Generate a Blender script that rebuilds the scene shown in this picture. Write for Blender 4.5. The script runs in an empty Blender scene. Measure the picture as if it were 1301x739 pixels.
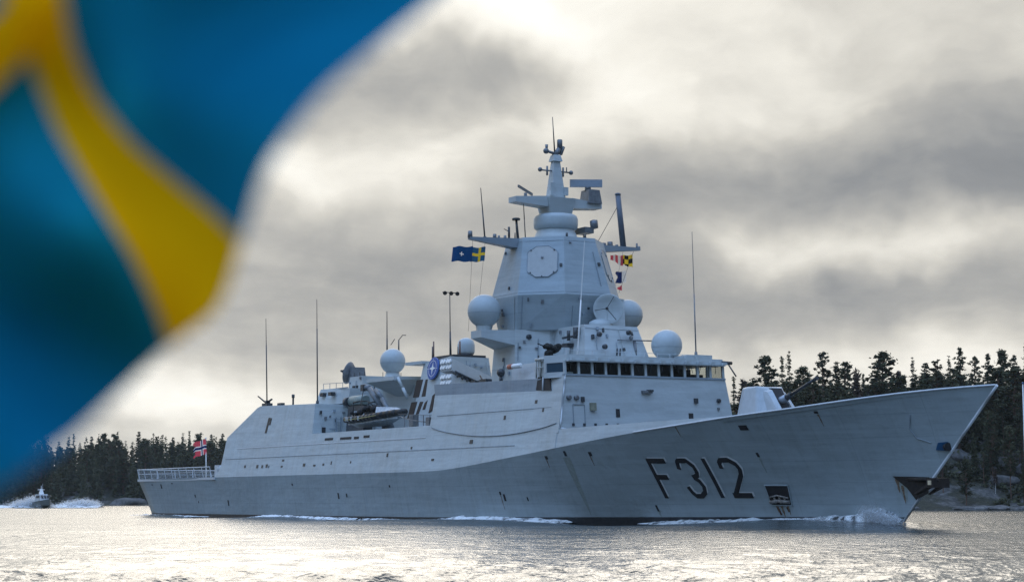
import bpy, bmesh, math, random
import numpy as np
from mathutils import Vector, Matrix, noise as mnoise
R = math.radians
random.seed(7); rng = np.random.default_rng(7)
sc = bpy.context.scene
col = sc.collection

# ------------------------------------------------------------------ camera, sky, sun, exposure
CAMH = 1.7
TILT = math.atan((636 - 369.5) / 2510)
cam = bpy.data.cameras.new('camera'); camo = bpy.data.objects.new('camera', cam); col.objects.link(camo)
camo.location = (0, 0, CAMH); camo.rotation_euler = (math.pi / 2 + TILT, 0, 0)
cam.sensor_width = 36; cam.lens = 36 * 2510 / 1301
cam.clip_start = 0.05; cam.clip_end = 9000
cam.dof.use_dof = True; cam.dof.focus_distance = 165; cam.dof.aperture_fstop = 2.9
sc.camera = camo
sc.view_settings.view_transform = 'Standard'; sc.view_settings.look = 'None'
sc.view_settings.exposure = 0.0; sc.view_settings.gamma = 1; sc.view_settings.use_curve_mapping = False
sc.cycles.max_bounces = 6; sc.cycles.transparent_max_bounces = 12
sc.cycles.use_denoising = True; sc.cycles.denoising_input_passes = 'RGB_ALBEDO_NORMAL'; sc.cycles.denoising_prefilter = 'NONE'

SUN_EL, SUN_AZ = 21.0, -2.5
sun = bpy.data.lights.new('sun', 'SUN'); suno = bpy.data.objects.new('sun', sun); col.objects.link(suno)
sun.energy = .64; sun.angle = R(32); sun.color = (1.0, 0.90, 0.76)
sd = Vector((math.sin(R(SUN_AZ)) * math.cos(R(SUN_EL)), math.cos(R(SUN_AZ)) * math.cos(R(SUN_EL)), math.sin(R(SUN_EL))))
suno.rotation_euler = sd.to_track_quat('Z', 'Y').to_euler()

def px_dir(px, py):
    v = Vector(((px - 650.5) / 2510, 1, (369.5 - py) / 2510)); c, s = math.cos(TILT), math.sin(TILT)
    return Vector((v.x, c - s * v.z, s + c * v.z)).normalized()

world = bpy.data.worlds.new('World'); sc.world = world; world.use_nodes = True
nt = world.node_tree; nt.nodes.clear()
def N(t, **k):
    n = nt.nodes.new(t)
    for a, b in k.items(): setattr(n, a, b)
    return n
def L(a, b): nt.links.new(a, b)
def M(op, a, b=None, clamp=False):
    n = N('ShaderNodeMath', operation=op, use_clamp=clamp)
    for i, v in enumerate((a, b)):
        if v is None: continue
        if isinstance(v, (int, float)): n.inputs[i].default_value = v
        else: L(v, n.inputs[i])
    return n.outputs[0]
def VM(op, a, b=None):
    n = N('ShaderNodeVectorMath', operation=op)
    for i, v in enumerate((a, b)):
        if v is None: continue
        if isinstance(v, tuple): n.inputs[i].default_value = v
        else: L(v, n.inputs[i])
    return n
def NOISE(vec, scale, detail=5, rough=.55, dist=0.0):
    n = N('ShaderNodeTexNoise'); n.inputs['Scale'].default_value = scale; n.inputs['Detail'].default_value = detail
    n.inputs['Roughness'].default_value = rough; n.inputs['Distortion'].default_value = dist
    L(vec, n.inputs['Vector']); return n
tc = N('ShaderNodeTexCoord'); D = tc.outputs['Generated']
sep = N('ShaderNodeSeparateXYZ'); L(D, sep.inputs[0])
az = M('ARCTAN2', sep.outputs[0], sep.outputs[1]); el = M('ARCSINE', sep.outputs[2])
# cloud-layer coordinates: the direction cut with a flat layer overhead
den = M('ADD', M('MAXIMUM', sep.outputs[2], 0.0), 0.16)
cx = M('DIVIDE', sep.outputs[0], den); cy = M('DIVIDE', sep.outputs[1], den)
comb = N('ShaderNodeCombineXYZ'); L(cx, comb.inputs[0]); L(cy, comb.inputs[1])
P = comb.outputs[0]
warp = NOISE(D, 9.0, 4, .55)
wv = VM('MULTIPLY', VM('SUBTRACT', warp.outputs['Color'], (.5, .5, .5)).outputs[0], (0.16, 0.085, 0)).outputs[0]
ae = N('ShaderNodeCombineXYZ'); L(az, ae.inputs[0]); L(el, ae.inputs[1])
AE = VM('ADD', ae.outputs[0], wv).outputs[0]
# cloud banks: x, y (direction, in or out of view), half widths, strength (+ thin bright, - thick dark)
LOBES = [(600, 6, 110, 38, .40), (700, -80, 300, 60, .15), (485, 142, 110, 26, -.10), (655, 88, 100, 30, -.26), (395, 215, 85, 32, .34),
         (560, 225, 60, 60, .22), (750, 150, 70, 85, .26), (880, 70, 130, 55, .24), (950, 155, 100, 34, .24),
         (1140, 165, 190, 55, -.12), (1255, 30, 70, 120, -.05), (1000, 235, 210, 36, -.17), (1180, 285, 160, 28, .18),
         (1020, 318, 130, 22, .18), (430, 330, 130, 60, -.10), (980, 395, 240, 40, -.04), (160, 505, 210, 32, .34),
         (330, 470, 120, 26, .12), (230, 535, 120, 12, -.10), (1020, 478, 270, 34, .30), (1240, 425, 130, 30, .16), (1180, 370, 200, 30, -.10),
         (-700, 250, 450, 400, .45), (640, -860, 2000, 430, .85), (760, 330, 120, 60, -.06)]  # the wide high bank is out of view, added to brighten water and flag
acc = None
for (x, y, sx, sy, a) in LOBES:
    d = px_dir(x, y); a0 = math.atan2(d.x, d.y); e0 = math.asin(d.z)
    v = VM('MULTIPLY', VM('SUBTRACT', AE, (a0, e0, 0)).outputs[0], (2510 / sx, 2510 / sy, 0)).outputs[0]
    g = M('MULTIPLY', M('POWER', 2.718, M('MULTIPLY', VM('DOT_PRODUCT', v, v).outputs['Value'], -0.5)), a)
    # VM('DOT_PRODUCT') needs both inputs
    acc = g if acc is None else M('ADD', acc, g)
n1 = NOISE(VM('MULTIPLY', P, (1.5, 0.8, 1)).outputs[0], 1.6, 7, .56, .6)
n2 = NOISE(VM('MULTIPLY', P, (1.0, 0.8, 1)).outputs[0], 5.5, 6, .6, .3)
n3 = NOISE(VM('MULTIPLY', AE, (1.0, 2.1, 1)).outputs[0], 10.0, 5, .5, .3)
nn = M('ADD', M('MULTIPLY', M('SUBTRACT', n1.outputs[0], .5), .33),
       M('ADD', M('MULTIPLY', M('SUBTRACT', n2.outputs[0], .5), .18), M('MULTIPLY', M('SUBTRACT', n3.outputs[0], .5), .50)))
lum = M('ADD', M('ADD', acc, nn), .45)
ramp = N('ShaderNodeValToRGB'); L(lum, ramp.inputs[0])
cr = ramp.color_ramp; cr.elements[0].position = 0.0; cr.elements[0].color = (.20, .215, .235, 1)
cr.elements[1].position = 1.0; cr.elements[1].color = (1.12, 1.10, 1.02, 1)
for pos, c in ((.28, (.30, .31, .32, 1)), (.46, (.46, .455, .435, 1)), (.62, (.66, .64, .585, 1)), (.8, (.92, .89, .81, 1))):
    e = cr.elements.new(pos); e.color = c
sky = N('ShaderNodeTexSky', sky_type='NISHITA'); sky.sun_disc = False; sky.sun_elevation = R(SUN_EL); sky.sun_rotation = R(SUN_AZ)
sky.air_density = 1.0; sky.dust_density = .6; sky.ozone_density = 2.2
# clouds in front and overhead (values x10 because the Background runs at 0.1); unseen blue behind, shaped to light and shade the ship
cl10 = VM('SCALE', ramp.outputs[0]); cl10.inputs['Scale'].default_value = 10.0
cov = N('ShaderNodeMapRange', interpolation_type='SMOOTHSTEP'); L(sep.outputs[1], cov.inputs['Value'])
cov.inputs['From Min'].default_value = -.15; cov.inputs['From Max'].default_value = .50
cov.inputs['To Min'].default_value = .04; cov.inputs['To Max'].default_value = 1.0
mix = N('ShaderNodeMix', data_type='RGBA'); L(cov.outputs[0], mix.inputs['Factor'])
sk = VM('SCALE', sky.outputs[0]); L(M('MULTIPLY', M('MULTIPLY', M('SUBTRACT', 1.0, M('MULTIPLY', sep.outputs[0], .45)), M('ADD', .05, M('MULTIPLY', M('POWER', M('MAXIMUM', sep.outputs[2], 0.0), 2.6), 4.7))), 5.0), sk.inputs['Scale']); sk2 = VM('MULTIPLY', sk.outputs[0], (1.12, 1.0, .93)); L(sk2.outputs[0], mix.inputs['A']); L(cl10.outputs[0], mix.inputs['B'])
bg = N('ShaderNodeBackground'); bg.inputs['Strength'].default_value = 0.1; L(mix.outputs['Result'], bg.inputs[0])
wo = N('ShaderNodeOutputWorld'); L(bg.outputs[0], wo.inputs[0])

# ------------------------------------------------------------------ materials
class MT:
    """tiny node helper for one material"""
    def __init__(s, name, rough=.5, metal=0.0, spec=.5):
        s.m = bpy.data.materials.new(name); s.m.use_nodes = True; s.t = s.m.node_tree
        s.b = s.t.nodes['Principled BSDF']; s.b.inputs['Roughness'].default_value = rough
        s.b.inputs['Metallic'].default_value = metal; s.b.inputs['Specular IOR Level'].default_value = spec
        s.out = s.t.nodes['Material Output']
    def n(s, t, **k):
        x = s.t.nodes.new(t)
        for a, b in k.items(): setattr(x, a, b)
        return x
    def l(s, a, b): s.t.links.new(a, b)
    def coord(s, scale=(1, 1, 1), kind='Object'):
        c = s.n('ShaderNodeTexCoord'); mp = s.n('ShaderNodeMapping'); mp.inputs['Scale'].default_value = scale
        s.l(c.outputs[kind], mp.inputs[0]); return mp.outputs[0]
    def noise(s, vec, scale, detail=4, rough=.55):
        x = s.n('ShaderNodeTexNoise'); x.inputs['Scale'].default_value = scale; x.inputs['Detail'].default_value = detail
        x.inputs['Roughness'].default_value = rough; s.l(vec, x.inputs['Vector']); return x.outputs[0]
    def ramp(s, fac, stops):
        x = s.n('ShaderNodeValToRGB'); e = x.color_ramp.elements
        e[0].position, e[0].color = stops[0][0], (*stops[0][1], 1); e[1].position, e[1].color = stops[-1][0], (*stops[-1][1], 1)
        for p_, c in stops[1:-1]: y = e.new(p_); y.color = (*c, 1)
        s.l(fac, x.inputs[0]); return x.outputs[0]
    def mix(s, fac, a, b, mode='MIX'):
        x = s.n('ShaderNodeMix', data_type='RGBA', blend_type=mode)
        for key, v in (('Factor', fac), ('A', a), ('B', b)):
            if isinstance(v, (int, float)): x.inputs[key].default_value = v
            elif isinstance(v, tuple): x.inputs[key].default_value = (*v, 1)
            else: s.l(v, x.inputs[key])
        return x.outputs['Result']
    def math(s, op, a, b=None, clamp=False):
        x = s.n('ShaderNodeMath', operation=op, use_clamp=clamp)
        for i, v in enumerate((a, b)):
            if v is None: continue
            if isinstance(v, (int, float)): x.inputs[i].default_value = v
            else: s.l(v, x.inputs[i])
        return x.outputs[0]
    def bump(s, h, strength=.2, dist=.05):
        x = s.n('ShaderNodeBump'); x.inputs['Strength'].default_value = strength; x.inputs['Distance'].default_value = dist
        s.l(h, x.inputs['Height']); s.l(x.outputs[0], s.b.inputs['Normal'])
    def base(s, c):
        if isinstance(c, tuple): s.b.inputs['Base Color'].default_value = (*c, 1)
        else: s.l(c, s.b.inputs['Base Color'])

def plain(name, c, rough=.5, metal=0.0, var=.25, scale=3.0):
    m = MT(name, rough, metal); v = m.coord()
    f = m.noise(v, scale, 3); lo = tuple(x * (1 - var) for x in c); hi = tuple(min(1, x * (1 + var)) for x in c)
    m.base(m.ramp(f, [(.3, lo), (.7, hi)])); return m.m

def naval_paint(name, c, streak=.5, seams=True, rough=.48):
    m = MT(name, rough); v = m.coord()
    big = m.noise(v, .22, 5, .6)
    cc = m.ramp(big, [(.25, tuple(x * .90 for x in c)), (.75, tuple(x * 1.08 for x in c))])
    vs = m.coord((1.1, .25, .045)); st = m.noise(vs, 1.4, 5, .65)           # long vertical weather streaks
    cc = m.mix(m.ramp(st, [(.50, (0, 0, 0)), (.78, (streak, streak, streak))]), cc, tuple(x * f for x, f in zip(c, (.68, .66, .60))))
    hs = m.coord((.05, .05, 1.0)); hz = m.noise(hs, 2.6, 4, .6)             # plate strakes
    cc = m.mix(m.ramp(hz, [(.42, (0, 0, 0)), (.70, (.6, .6, .6))]), cc, tuple(min(1, x * 1.22) for x in c))
    if seams:
        s1 = m.n('ShaderNodeSeparateXYZ'); m.l(m.coord(), s1.inputs[0])
        zz = m.math('FRACT', m.math('MULTIPLY', s1.outputs[2], 1 / 1.45)); ln = m.math('LESS_THAN', zz, .035)
        xx = m.math('FRACT', m.math('MULTIPLY', s1.outputs[0], 1 / 6.1)); lx = m.math('LESS_THAN', xx, .012)
        line = m.math('MULTIPLY', m.math('MAXIMUM', ln, lx), m.math('MULTIPLY', big, .42))
        cc = m.mix(line, cc, tuple(x * .55 for x in c))
    m.base(cc)
    dent = m.noise(m.coord((.55, .55, .9)), 1.0, 3, .5)
    fr_ = m.noise(m.coord((1.5, .2, .35)), 1.0, 2, .5); m.bump(m.math('ADD', dent, m.math('MULTIPLY', fr_, .6)), .8, .10)
    rf = m.ramp(big, [(.3, (rough - .06,) * 3), (.7, (rough + .10,) * 3)]); m.l(rf, m.b.inputs['Roughness'])
    return m.m
PAINT = (.305, .36, .38)  # hull tone darkened to hold the flare's shade; upper works wear the same paint
paint = naval_paint('flare-shaded naval grey', PAINT)
paint_top = naval_paint('superstructure grey paint', (.42, .46, .465), .35, False)
paint_dome = plain('radome grey', (.40, .445, .455), .5, 0, .04)
paint_dark = naval_paint('darker grey paint', (.24, .285, .32), .4, False)
paint_light = plain('pale grey gun shield', (.52, .55, .57), .38, 0, .05)
deckm = plain('grey deck coating', (.13, .145, .155), .8)
boot = plain('black boot topping', (.025, .027, .03), .45)
blackm = plain('black paint', (.012, .012, .014), .5)
darkm = plain('dark recess', (.018, .018, .02), .7)
brownm = plain('dark brown louvre', (.030, .020, .016), .6)
steel = plain('dull steel', (.16, .17, .18), .45, .3)
steeld = plain('dark steel', (.05, .055, .06), .45, .3)
whitem = plain('white paint', (.78, .78, .76), .45, 0, .05)
rustm = plain('rusty steel', (.11, .055, .03), .8, 0, .5, 5)
beige = plain('array cover', (.40, .41, .40), .55, 0, .05)
bluem = plain('bright blue paint', (.012, .085, .20), .5, 0, .1)
orange = plain('orange marker', (.45, .15, .09), .6, 0, .1)
rubber = plain('black rubber', (.018, .02, .021), .55)
greyboat = plain('grey boat hull', (.22, .25, .27), .4)
tarp = plain('pale grey tarpaulin', (.42, .44, .45), .7)
canister = plain('grey green canister', (.20, .25, .235), .5)
skinm = plain('skin', (.45, .27, .19), .6, 0, .05)
clothd = plain('navy blue clothing', (.015, .018, .03), .85)
def make_glass(tint, gloss):
    g = MT('tinted bridge glass', .03)
    tr = g.n('ShaderNodeBsdfTransparent'); tr.inputs[0].default_value = (tint, tint * 1.03, tint, 1)
    gl = g.n('ShaderNodeBsdfGlossy'); gl.inputs['Roughness'].default_value = .02; gl.inputs[0].default_value = (gloss, gloss * 1.05, gloss * 1.1, 1)
    lw = g.n('ShaderNodeLayerWeight'); lw.inputs[0].default_value = .5; mx = g.n('ShaderNodeMixShader')
    g.l(g.math('ADD', .05, g.math('MULTIPLY', g.math('POWER', lw.outputs['Facing'], 4.0), .7)), mx.inputs[0]); g.l(tr.outputs[0], mx.inputs[1]); g.l(gl.outputs[0], mx.inputs[2]); g.l(mx.outputs[0], g.out.inputs[0]); return g.m
glass = make_glass(.72, .5); GLASSES = [make_glass(.72, .4), make_glass(.45, .5), make_glass(.6, .9)]

def cloth(name, stops=None, color=None, translucent=.45):
    m = MT(name, .8)
    c = color
    d = m.n('ShaderNodeBsdfDiffuse'); t = m.n('ShaderNodeBsdfTranslucent'); x = m.n('ShaderNodeMixShader')
    v = m.coord(); f = m.noise(v, 6, 3)
    cc = m.ramp(f, [(.3, tuple(a * .88 for a in c)), (.7, tuple(min(1, a * 1.1) for a in c))])
    m.l(cc, d.inputs[0]); m.l(cc, t.inputs[0]); x.inputs[0].default_value = translucent
    m.l(d.outputs[0], x.inputs[1]); m.l(t.outputs[0], x.inputs[2]); m.l(x.outputs[0], m.out.inputs[0]); return m.m

# ------------------------------------------------------------------ mesh helper
class MB:
    def __init__(s): s.v = []; s.f = []; s.mi = []; s.sm = []
    def add(s, vs, fs, mi=0, smooth=False):
        o = len(s.v); s.v += [tuple(map(float, q)) for q in vs]
        for f in fs: s.f.append(tuple(o + i for i in f)); s.mi.append(mi); s.sm.append(smooth)
        return s
    def hexa(s, b, t, mi=0):
        """bottom ring + top ring of equal length"""
        n = len(b)
        return s.add(list(b) + list(t), [tuple(range(n - 1, -1, -1)), tuple(range(n, 2 * n))] + [(i, (i + 1) % n, n + (i + 1) % n, n + i) for i in range(n)], mi)
    def box(s, x0, x1, y0, y1, z0, z1, mi=0):
        q = [(x0, y0), (x1, y0), (x1, y1), (x0, y1)]
        return s.hexa([(a, b, z0) for a, b in q], [(a, b, z1) for a, b in q], mi)
    def tube(s, p0, p1, r0, r1=None, n=8, mi=0):
        r1 = r0 if r1 is None else r1; p0, p1 = Vector(p0), Vector(p1); d = (p1 - p0).normalized()
        a = d.orthogonal().normalized(); b = d.cross(a); vs = []
        for p, r in ((p0, r0), (p1, r1)):
            for i in range(n):
                t = 2 * math.pi * i / n; vs.append(p + r * (math.cos(t) * a + math.sin(t) * b))
        o = len(s.v)
        s.add(vs, [(i, (i + 1) % n, n + (i + 1) % n, n + i) for i in range(n)], mi, n > 5)
        return s.add([], []) if False else s._cap(o, n, mi)
    def _cap(s, o, n, mi):
        s.f.append(tuple(range(o + n - 1, o - 1, -1))); s.f.append(tuple(range(o + n, o + 2 * n))); s.mi += [mi, mi]; s.sm += [False, False]; return s
    def path(s, pts, r, n=6, mi=0):
        for a, b in zip(pts[:-1], pts[1:]): s.tube(a, b, r, r, n, mi)
        return s
    def lathe(s, c, prof, n=24, mi=0, axis=(0, 0, 1), smooth=True):
        ax = Vector(axis).normalized(); a = ax.orthogonal().normalized(); b = ax.cross(a); c = Vector(c); vs = []
        for r, z in prof:
            for i in range(n):
                t = 2 * math.pi * i / n; vs.append(c + ax * z + r * (math.cos(t) * a + math.sin(t) * b))
        k = len(prof); fs = []
        for j in range(k - 1):
            for i in range(n): fs.append((j * n + i, j * n + (i + 1) % n, (j + 1) * n + (i + 1) % n, (j + 1) * n + i))
        s.add(vs, fs, mi, smooth)
        o = len(s.v) - n * k
        s.f += [tuple(range(o + n - 1, o - 1, -1)), tuple(range(o + n * (k - 1), o + n * k))]; s.mi += [mi, mi]; s.sm += [False, False]
        return s
    def ball(s, c, r, sq=(1, 1, 1), n=24, m=14, mi=0, cut=0.0):
        """sphere, the part below cut (0 = whole) closed flat"""
        a0 = -math.pi / 2 + cut; vs = []; fs = []; k = m + 1
        for j in range(k):
            t = a0 + (math.pi / 2 - a0) * j / m
            for i in range(n):
                u = 2 * math.pi * i / n
                vs.append((c[0] + sq[0] * r * math.cos(t) * math.cos(u), c[1] + sq[1] * r * math.cos(t) * math.sin(u), c[2] + sq[2] * r * math.sin(t)))
        for j in range(m):
            for i in range(n): fs.append((j * n + i, j * n + (i + 1) % n, (j + 1) * n + (i + 1) % n, (j + 1) * n + i))
        s.add(vs, fs, mi, True); return s
    def build(s, name, mats, parent=None, off=None):
        me = bpy.data.meshes.new(name)
        vs = s.v if off is None else [(a - off[0], b - off[1], c - off[2]) for a, b, c in s.v]
        me.from_pydata(vs, [], s.f)
        for m in (() if mats is None else mats if isinstance(mats, (list, tuple)) else [mats]): me.materials.append(m)
        me.polygons.foreach_set('material_index', s.mi); me.polygons.foreach_set('use_smooth', s.sm)
        bm = bmesh.new(); bm.from_mesh(me); bmesh.ops.remove_doubles(bm, verts=bm.verts, dist=1e-5)
        bmesh.ops.recalc_face_normals(bm, faces=bm.faces); bm.to_mesh(me); bm.free()
        o = bpy.data.objects.new(name, me); col.objects.link(o)
        if parent: o.parent = parent
        return o
def tag(o, label=None, cat=None, group=None, kind=None):
    if label: o['label'] = label
    if cat: o['category'] = cat
    if group: o['group'] = group
    if kind: o['kind'] = kind
    return o
def empty(name, loc=(0, 0, 0), rz=0):
    o = bpy.data.objects.new(name, None); col.objects.link(o); o.location = loc; o.rotation_euler = (0, 0, rz); return o

# ------------------------------------------------------------------ the ship's frame (x forward, y to port, z up from the waterline)
SX, SY, STH = -37.1, 237.1, .5276
SROT = STH - math.pi / 2
HX, HY = math.sin(STH), -math.cos(STH)
def SW(x, y, z): return (SX + x * HX - y * HY, SY + x * HY + y * HX, z)

# ------------------------------------------------------------------ water
def build_water():
    rows = [6.0]
    while rows[-1] < 1500:
        d = rows[-1]; rows.append(d + max(.06, min(d * d / (1975 * CAMH) * .42, d * .03)))
    rows += [1700, 2000, 2600, 3500, 5000, 8000]
    rows = np.array(rows); az = np.linspace(-19, 19, 820); wide = np.array([-75, -55, -40, -30, -25, -22])
    az = np.radians(np.concatenate([wide, az, -wide[::-1]]))
    Rr, A = np.meshgrid(rows, az, indexing='ij'); X = Rr * np.sin(A); Y = Rr * np.cos(A)
    dR = np.gradient(rows)[:, None] * np.ones_like(A); Z = np.zeros_like(X)
    g = np.random.default_rng(3)
    for i in range(46):
        lam = .22 * (1.10 ** i); lam = min(lam, 14) ; th = g.normal(1.35, .75); k = 2 * np.pi / lam
        amp = .0092 * lam ** .8 * (1 if lam < 1.2 else (1.2 / lam) ** .65)
        fade = np.clip((lam / np.maximum(dR * 2.2, .02) - .6), 0, 1)
        warp = .35 * np.sin(X * .11 + i) + .35 * np.sin(Y * .09 - i * 1.7)
        Z += amp * fade * np.sin(k * (X * np.cos(th) + Y * np.sin(th)) + g.uniform(0, 6.28) + warp)
    # gusts: patches of livelier and calmer water
    gust = .75 + .5 * np.sin(X * .035 + 1.3 * np.sin(Y * .03)) * np.sin(Y * .05 + .8 * np.sin(X * .021))
    Z *= gust
    # the frigate's own wave train and the flat water against the hull
    hx = (X - SX) * HX + (Y - SY) * HY; hy = -(X - SX) * HY + (Y - SY) * HX
    dist = np.abs(hy) - 7.4
    near = np.exp(-np.clip(dist, 0, None) / 7.0) * ((hx > -40) & (hx < 126))
    Z += near * .28 * np.cos((hx - 118) * 2 * np.pi / 36) * np.clip((hx + 40) / 60, 0, 1)
    w = np.abs(hy) - np.clip(124 - hx, 0, None) * math.tan(R(17)); inside = (hx < 124) & (hx > -120)
    Z += inside * .22 * np.exp(-(w / 2.4) ** 2) * np.exp(-(124 - hx) / 90)
    Z[0] = 0
    nr, nc = X.shape; vs = np.stack([X, Y, Z], -1).reshape(-1, 3)
    i, j = np.meshgrid(np.arange(nr - 1), np.arange(nc - 1), indexing='ij'); q = (i * nc + j).ravel()
    fs = np.stack([q, q + 1, q + nc + 1, q + nc], -1)[:, ::-1]
    me = bpy.data.meshes.new('water'); me.vertices.add(len(vs)); me.vertices.foreach_set('co', vs.ravel())
    me.loops.add(fs.size); me.loops.foreach_set('vertex_index', fs.ravel()); me.polygons.add(len(fs))
    me.polygons.foreach_set('loop_start', np.arange(len(fs)) * 4); me.polygons.foreach_set('use_smooth', np.ones(len(fs), bool))
    me.update(calc_edges=True); me.validate()
    m = MT('sea water', .16); m.b.inputs['IOR'].default_value = 1.4
    m.base((.05, .06, .06))
    v = m.coord((1, .8, 1)); a = m.noise(v, 6.0, 2, .5); b = m.noise(m.coord((.9, .6, 1)), 1.6, 3, .5)
    h = m.math('ADD', m.math('MULTIPLY', a, .20), b)
    bn = m.n('ShaderNodeBump'); bn.inputs['Distance'].default_value = .30; m.l(h, bn.inputs['Height'])
    pt = m.ramp(m.noise(m.coord((.05, .16, 1)), 1.0, 4, .6), [(.36, (.38,) * 3), (.62, (1.0,) * 3)]); m.l(pt, bn.inputs['Strength']); m.l(bn.outputs[0], m.b.inputs['Normal'])
    me.materials.append(m.m); o = bpy.data.objects.new('water', me); col.objects.link(o); tag(o, kind='structure'); return o
build_water()
# a plain sheet of sea for what lies behind the camera
bk = MB(); bk.add([(-9000, -9000, -1.2), (9000, -9000, -1.2), (9000, 9000, -1.2), (-9000, 9000, -1.2)], [(0, 1, 2, 3)])
tag(bk.build('deep_water', plain('deep water', (.012, .025, .03), .3)), kind='structure')

# ------------------------------------------------------------------ land on both shores
def nz(x, y, s): return mnoise.noise(Vector((x * s, y * s, 3.7)))
def sstep(a, b, x):
    t = min(1, max(0, (x - a) / (b - a))); return t * t * (3 - 2 * t)
def shore_r(X): return 373 + 5 * nz(X, 0, .03) + 2.0 * nz(X, 9, .12) + max(0, 60 - X) * .25
def h_right(X, Y):
    d = Y - shore_r(X)
    if d < -3: return -2.0
    top = 15.5 * sstep(8, 62, X) + 2.5 * sstep(70, 120, X) + 1.5
    h = -1.0 + 1.5 * sstep(-3, 2, d) + top * sstep(1, 44, d) ** .8
    h += (1.6 * nz(X, Y, .09) + .7 * nz(X, Y, .25) + .35 * nz(X, Y, .7)) * sstep(-1, 9, d)
    return h - 6 * sstep(60, 120, d)
def shore_l(X): return 770 + 10 * nz(X, 2, .02) + 4 * nz(X, 5, .08) + max(0, X + 140) * .5
def h_left(X, Y):
    d = Y - shore_l(X)
    if d < -4: return -2.0
    top = 11.5 * (1 - sstep(-95, -30, X)) * (.55 + .45 * sstep(-250, -190, X)) + 1.0
    h = -1.0 + 1.6 * sstep(-4, 2, d) + top * sstep(0, 60, d)
    h += (1.7 * nz(X, Y, .06) + .8 * nz(X, Y, .2)) * sstep(-1, 9, d)
    return h - 6 * sstep(90, 150, d)
def rockmat():
    m = MT('lichen rock and heath', .9); v = m.coord()
    a = m.noise(v, .16, 6, .65); b = m.noise(v, 1.1, 5, .65)
    rock = m.ramp(b, [(.25, (.030, .028, .027)), (.5, (.085, .080, .074)), (.75, (.17, .16, .145))])
    heath = m.ramp(b, [(.3, (.016, .018, .011)), (.7, (.050, .046, .026))])
    m.base(m.mix(m.ramp(a, [(.47, (0, 0, 0)), (.56, (1, 1, 1))]), heath, rock)); m.bump(b, .9, .5); return m.m
ROCK = rockmat()
def terrain(name, fn, x0, x1, y0, y1, nx, ny):
    vs = []; fs = []
    for j in range(ny):
        for i in range(nx):
            X = x0 + (x1 - x0) * i / (nx - 1); Y = y0 + (y1 - y0) * (j / (ny - 1)) ** 1.4; vs.append((X, Y, fn(X, Y)))
    for j in range(ny - 1):
        for i in range(nx - 1): q = j * nx + i; fs.append((q, q + 1, q + nx + 1, q + nx))
    me = bpy.data.meshes.new(name); me.from_pydata(vs, [], fs); me.materials.append(ROCK)
    for p in me.polygons: p.use_smooth = True
    o = bpy.data.objects.new(name, me); col.objects.link(o); tag(o, kind='structure'); return o
terrain('shore_hill', h_right, 0, 190, 358, 520, 150, 90)
terrain('far_hill', h_left, -360, 10, 745, 950, 150, 70)

def leafmat(name, lo, hi):
    m = MT(name, .85); oi = m.n('ShaderNodeObjectInfo'); f = m.noise(m.coord(), .55, 3)
    c = m.ramp(f, [(.3, lo), (.7, hi)])
    c = m.mix(m.math('MULTIPLY', oi.outputs['Random'], .55), c, tuple(x * .55 for x in lo))
    d = m.n('ShaderNodeBsdfDiffuse'); t = m.n('ShaderNodeBsdfTranslucent'); x = m.n('ShaderNodeMixShader'); x.inputs[0].default_value = .22
    m.l(c, d.inputs[0]); m.l(c, t.inputs[0]); m.l(d.outputs[0], x.inputs[1]); m.l(t.outputs[0], x.inputs[2]); m.l(x.outputs[0], m.out.inputs[0]); return m.m
LEAF_S = leafmat('spruce needles', (.060, .070, .045), (.135, .140, .085))
LEAF_P = leafmat('pine needles', (.068, .074, .046), (.150, .148, .088))
LEAF_B = leafmat('bare birch twigs', (.075, .055, .045), (.12, .088, .072))
BARK_P = plain('pine bark', (.13, .075, .050), .9, 0, .35, .6)
BARK_S = plain('spruce bark', (.06, .050, .042), .9, 0, .3, .6)
BARK_B = plain('birch bark', (.50, .48, .45), .8, 0, .3, 1.2)

def quads(c, sz, r, flat=.6, elong=1.6):
    """leaf sprays: one small random quad per centre"""
    n = len(c); d = r.normal(size=(n, 3)); d[:, 2] *= flat; d /= np.linalg.norm(d, axis=1)[:, None]
    e = r.normal(size=(n, 3)); e -= (e * d).sum(1)[:, None] * d; e /= np.linalg.norm(e, axis=1)[:, None]
    s = np.broadcast_to(sz, (n, 1)) * r.uniform(.6, 1.35, n)[:, None]
    a, b = d * s * elong * .5, e * s * .5
    return np.stack([c - a - b * .6, c + a * .2 - b, c + a + b * .3, c - a * .1 + b], 1).reshape(-1, 3)
def quadmesh(name, V, mat):
    n = len(V) // 4; me = bpy.data.meshes.new(name); me.vertices.add(len(V)); me.vertices.foreach_set('co', V.astype(float).ravel())
    me.loops.add(4 * n); me.loops.foreach_set('vertex_index', np.arange(4 * n)); me.polygons.add(n)
    me.polygons.foreach_set('loop_start', np.arange(n) * 4); me.update(calc_edges=True); me.materials.append(mat); return me
def spruce_pts(h, w, r, base=.10, n=620, thin=0.0):
    out = []
    whorls = int(h * 1.5)
    for k in range(whorls):
        t = (k + r.uniform(-.3, .3)) / whorls; z = h * (base + (1 - base) * t); rad = w * (1 - t) ** .72 * r.uniform(.5, 1.2) + .04
        if r.random() < thin: continue
        nb = 5 + int(4 * (1 - t))
        for b in range(nb):
            if r.random() < .16: continue
            a = r.uniform(0, 6.283); L_ = rad * r.uniform(.4, 1.25); m = max(2, int(n / whorls / nb))
            q = r.uniform(.15, 1, m) ** .8
            x = np.cos(a) * L_ * q; y = np.sin(a) * L_ * q; zz = z - L_ * q * r.uniform(.15, .45) + .12 * L_ * q ** 3
            out.append(np.stack([x, y, zz], 1) + r.normal(size=(m, 3)) * .16)
    return np.concatenate(out)
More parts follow.
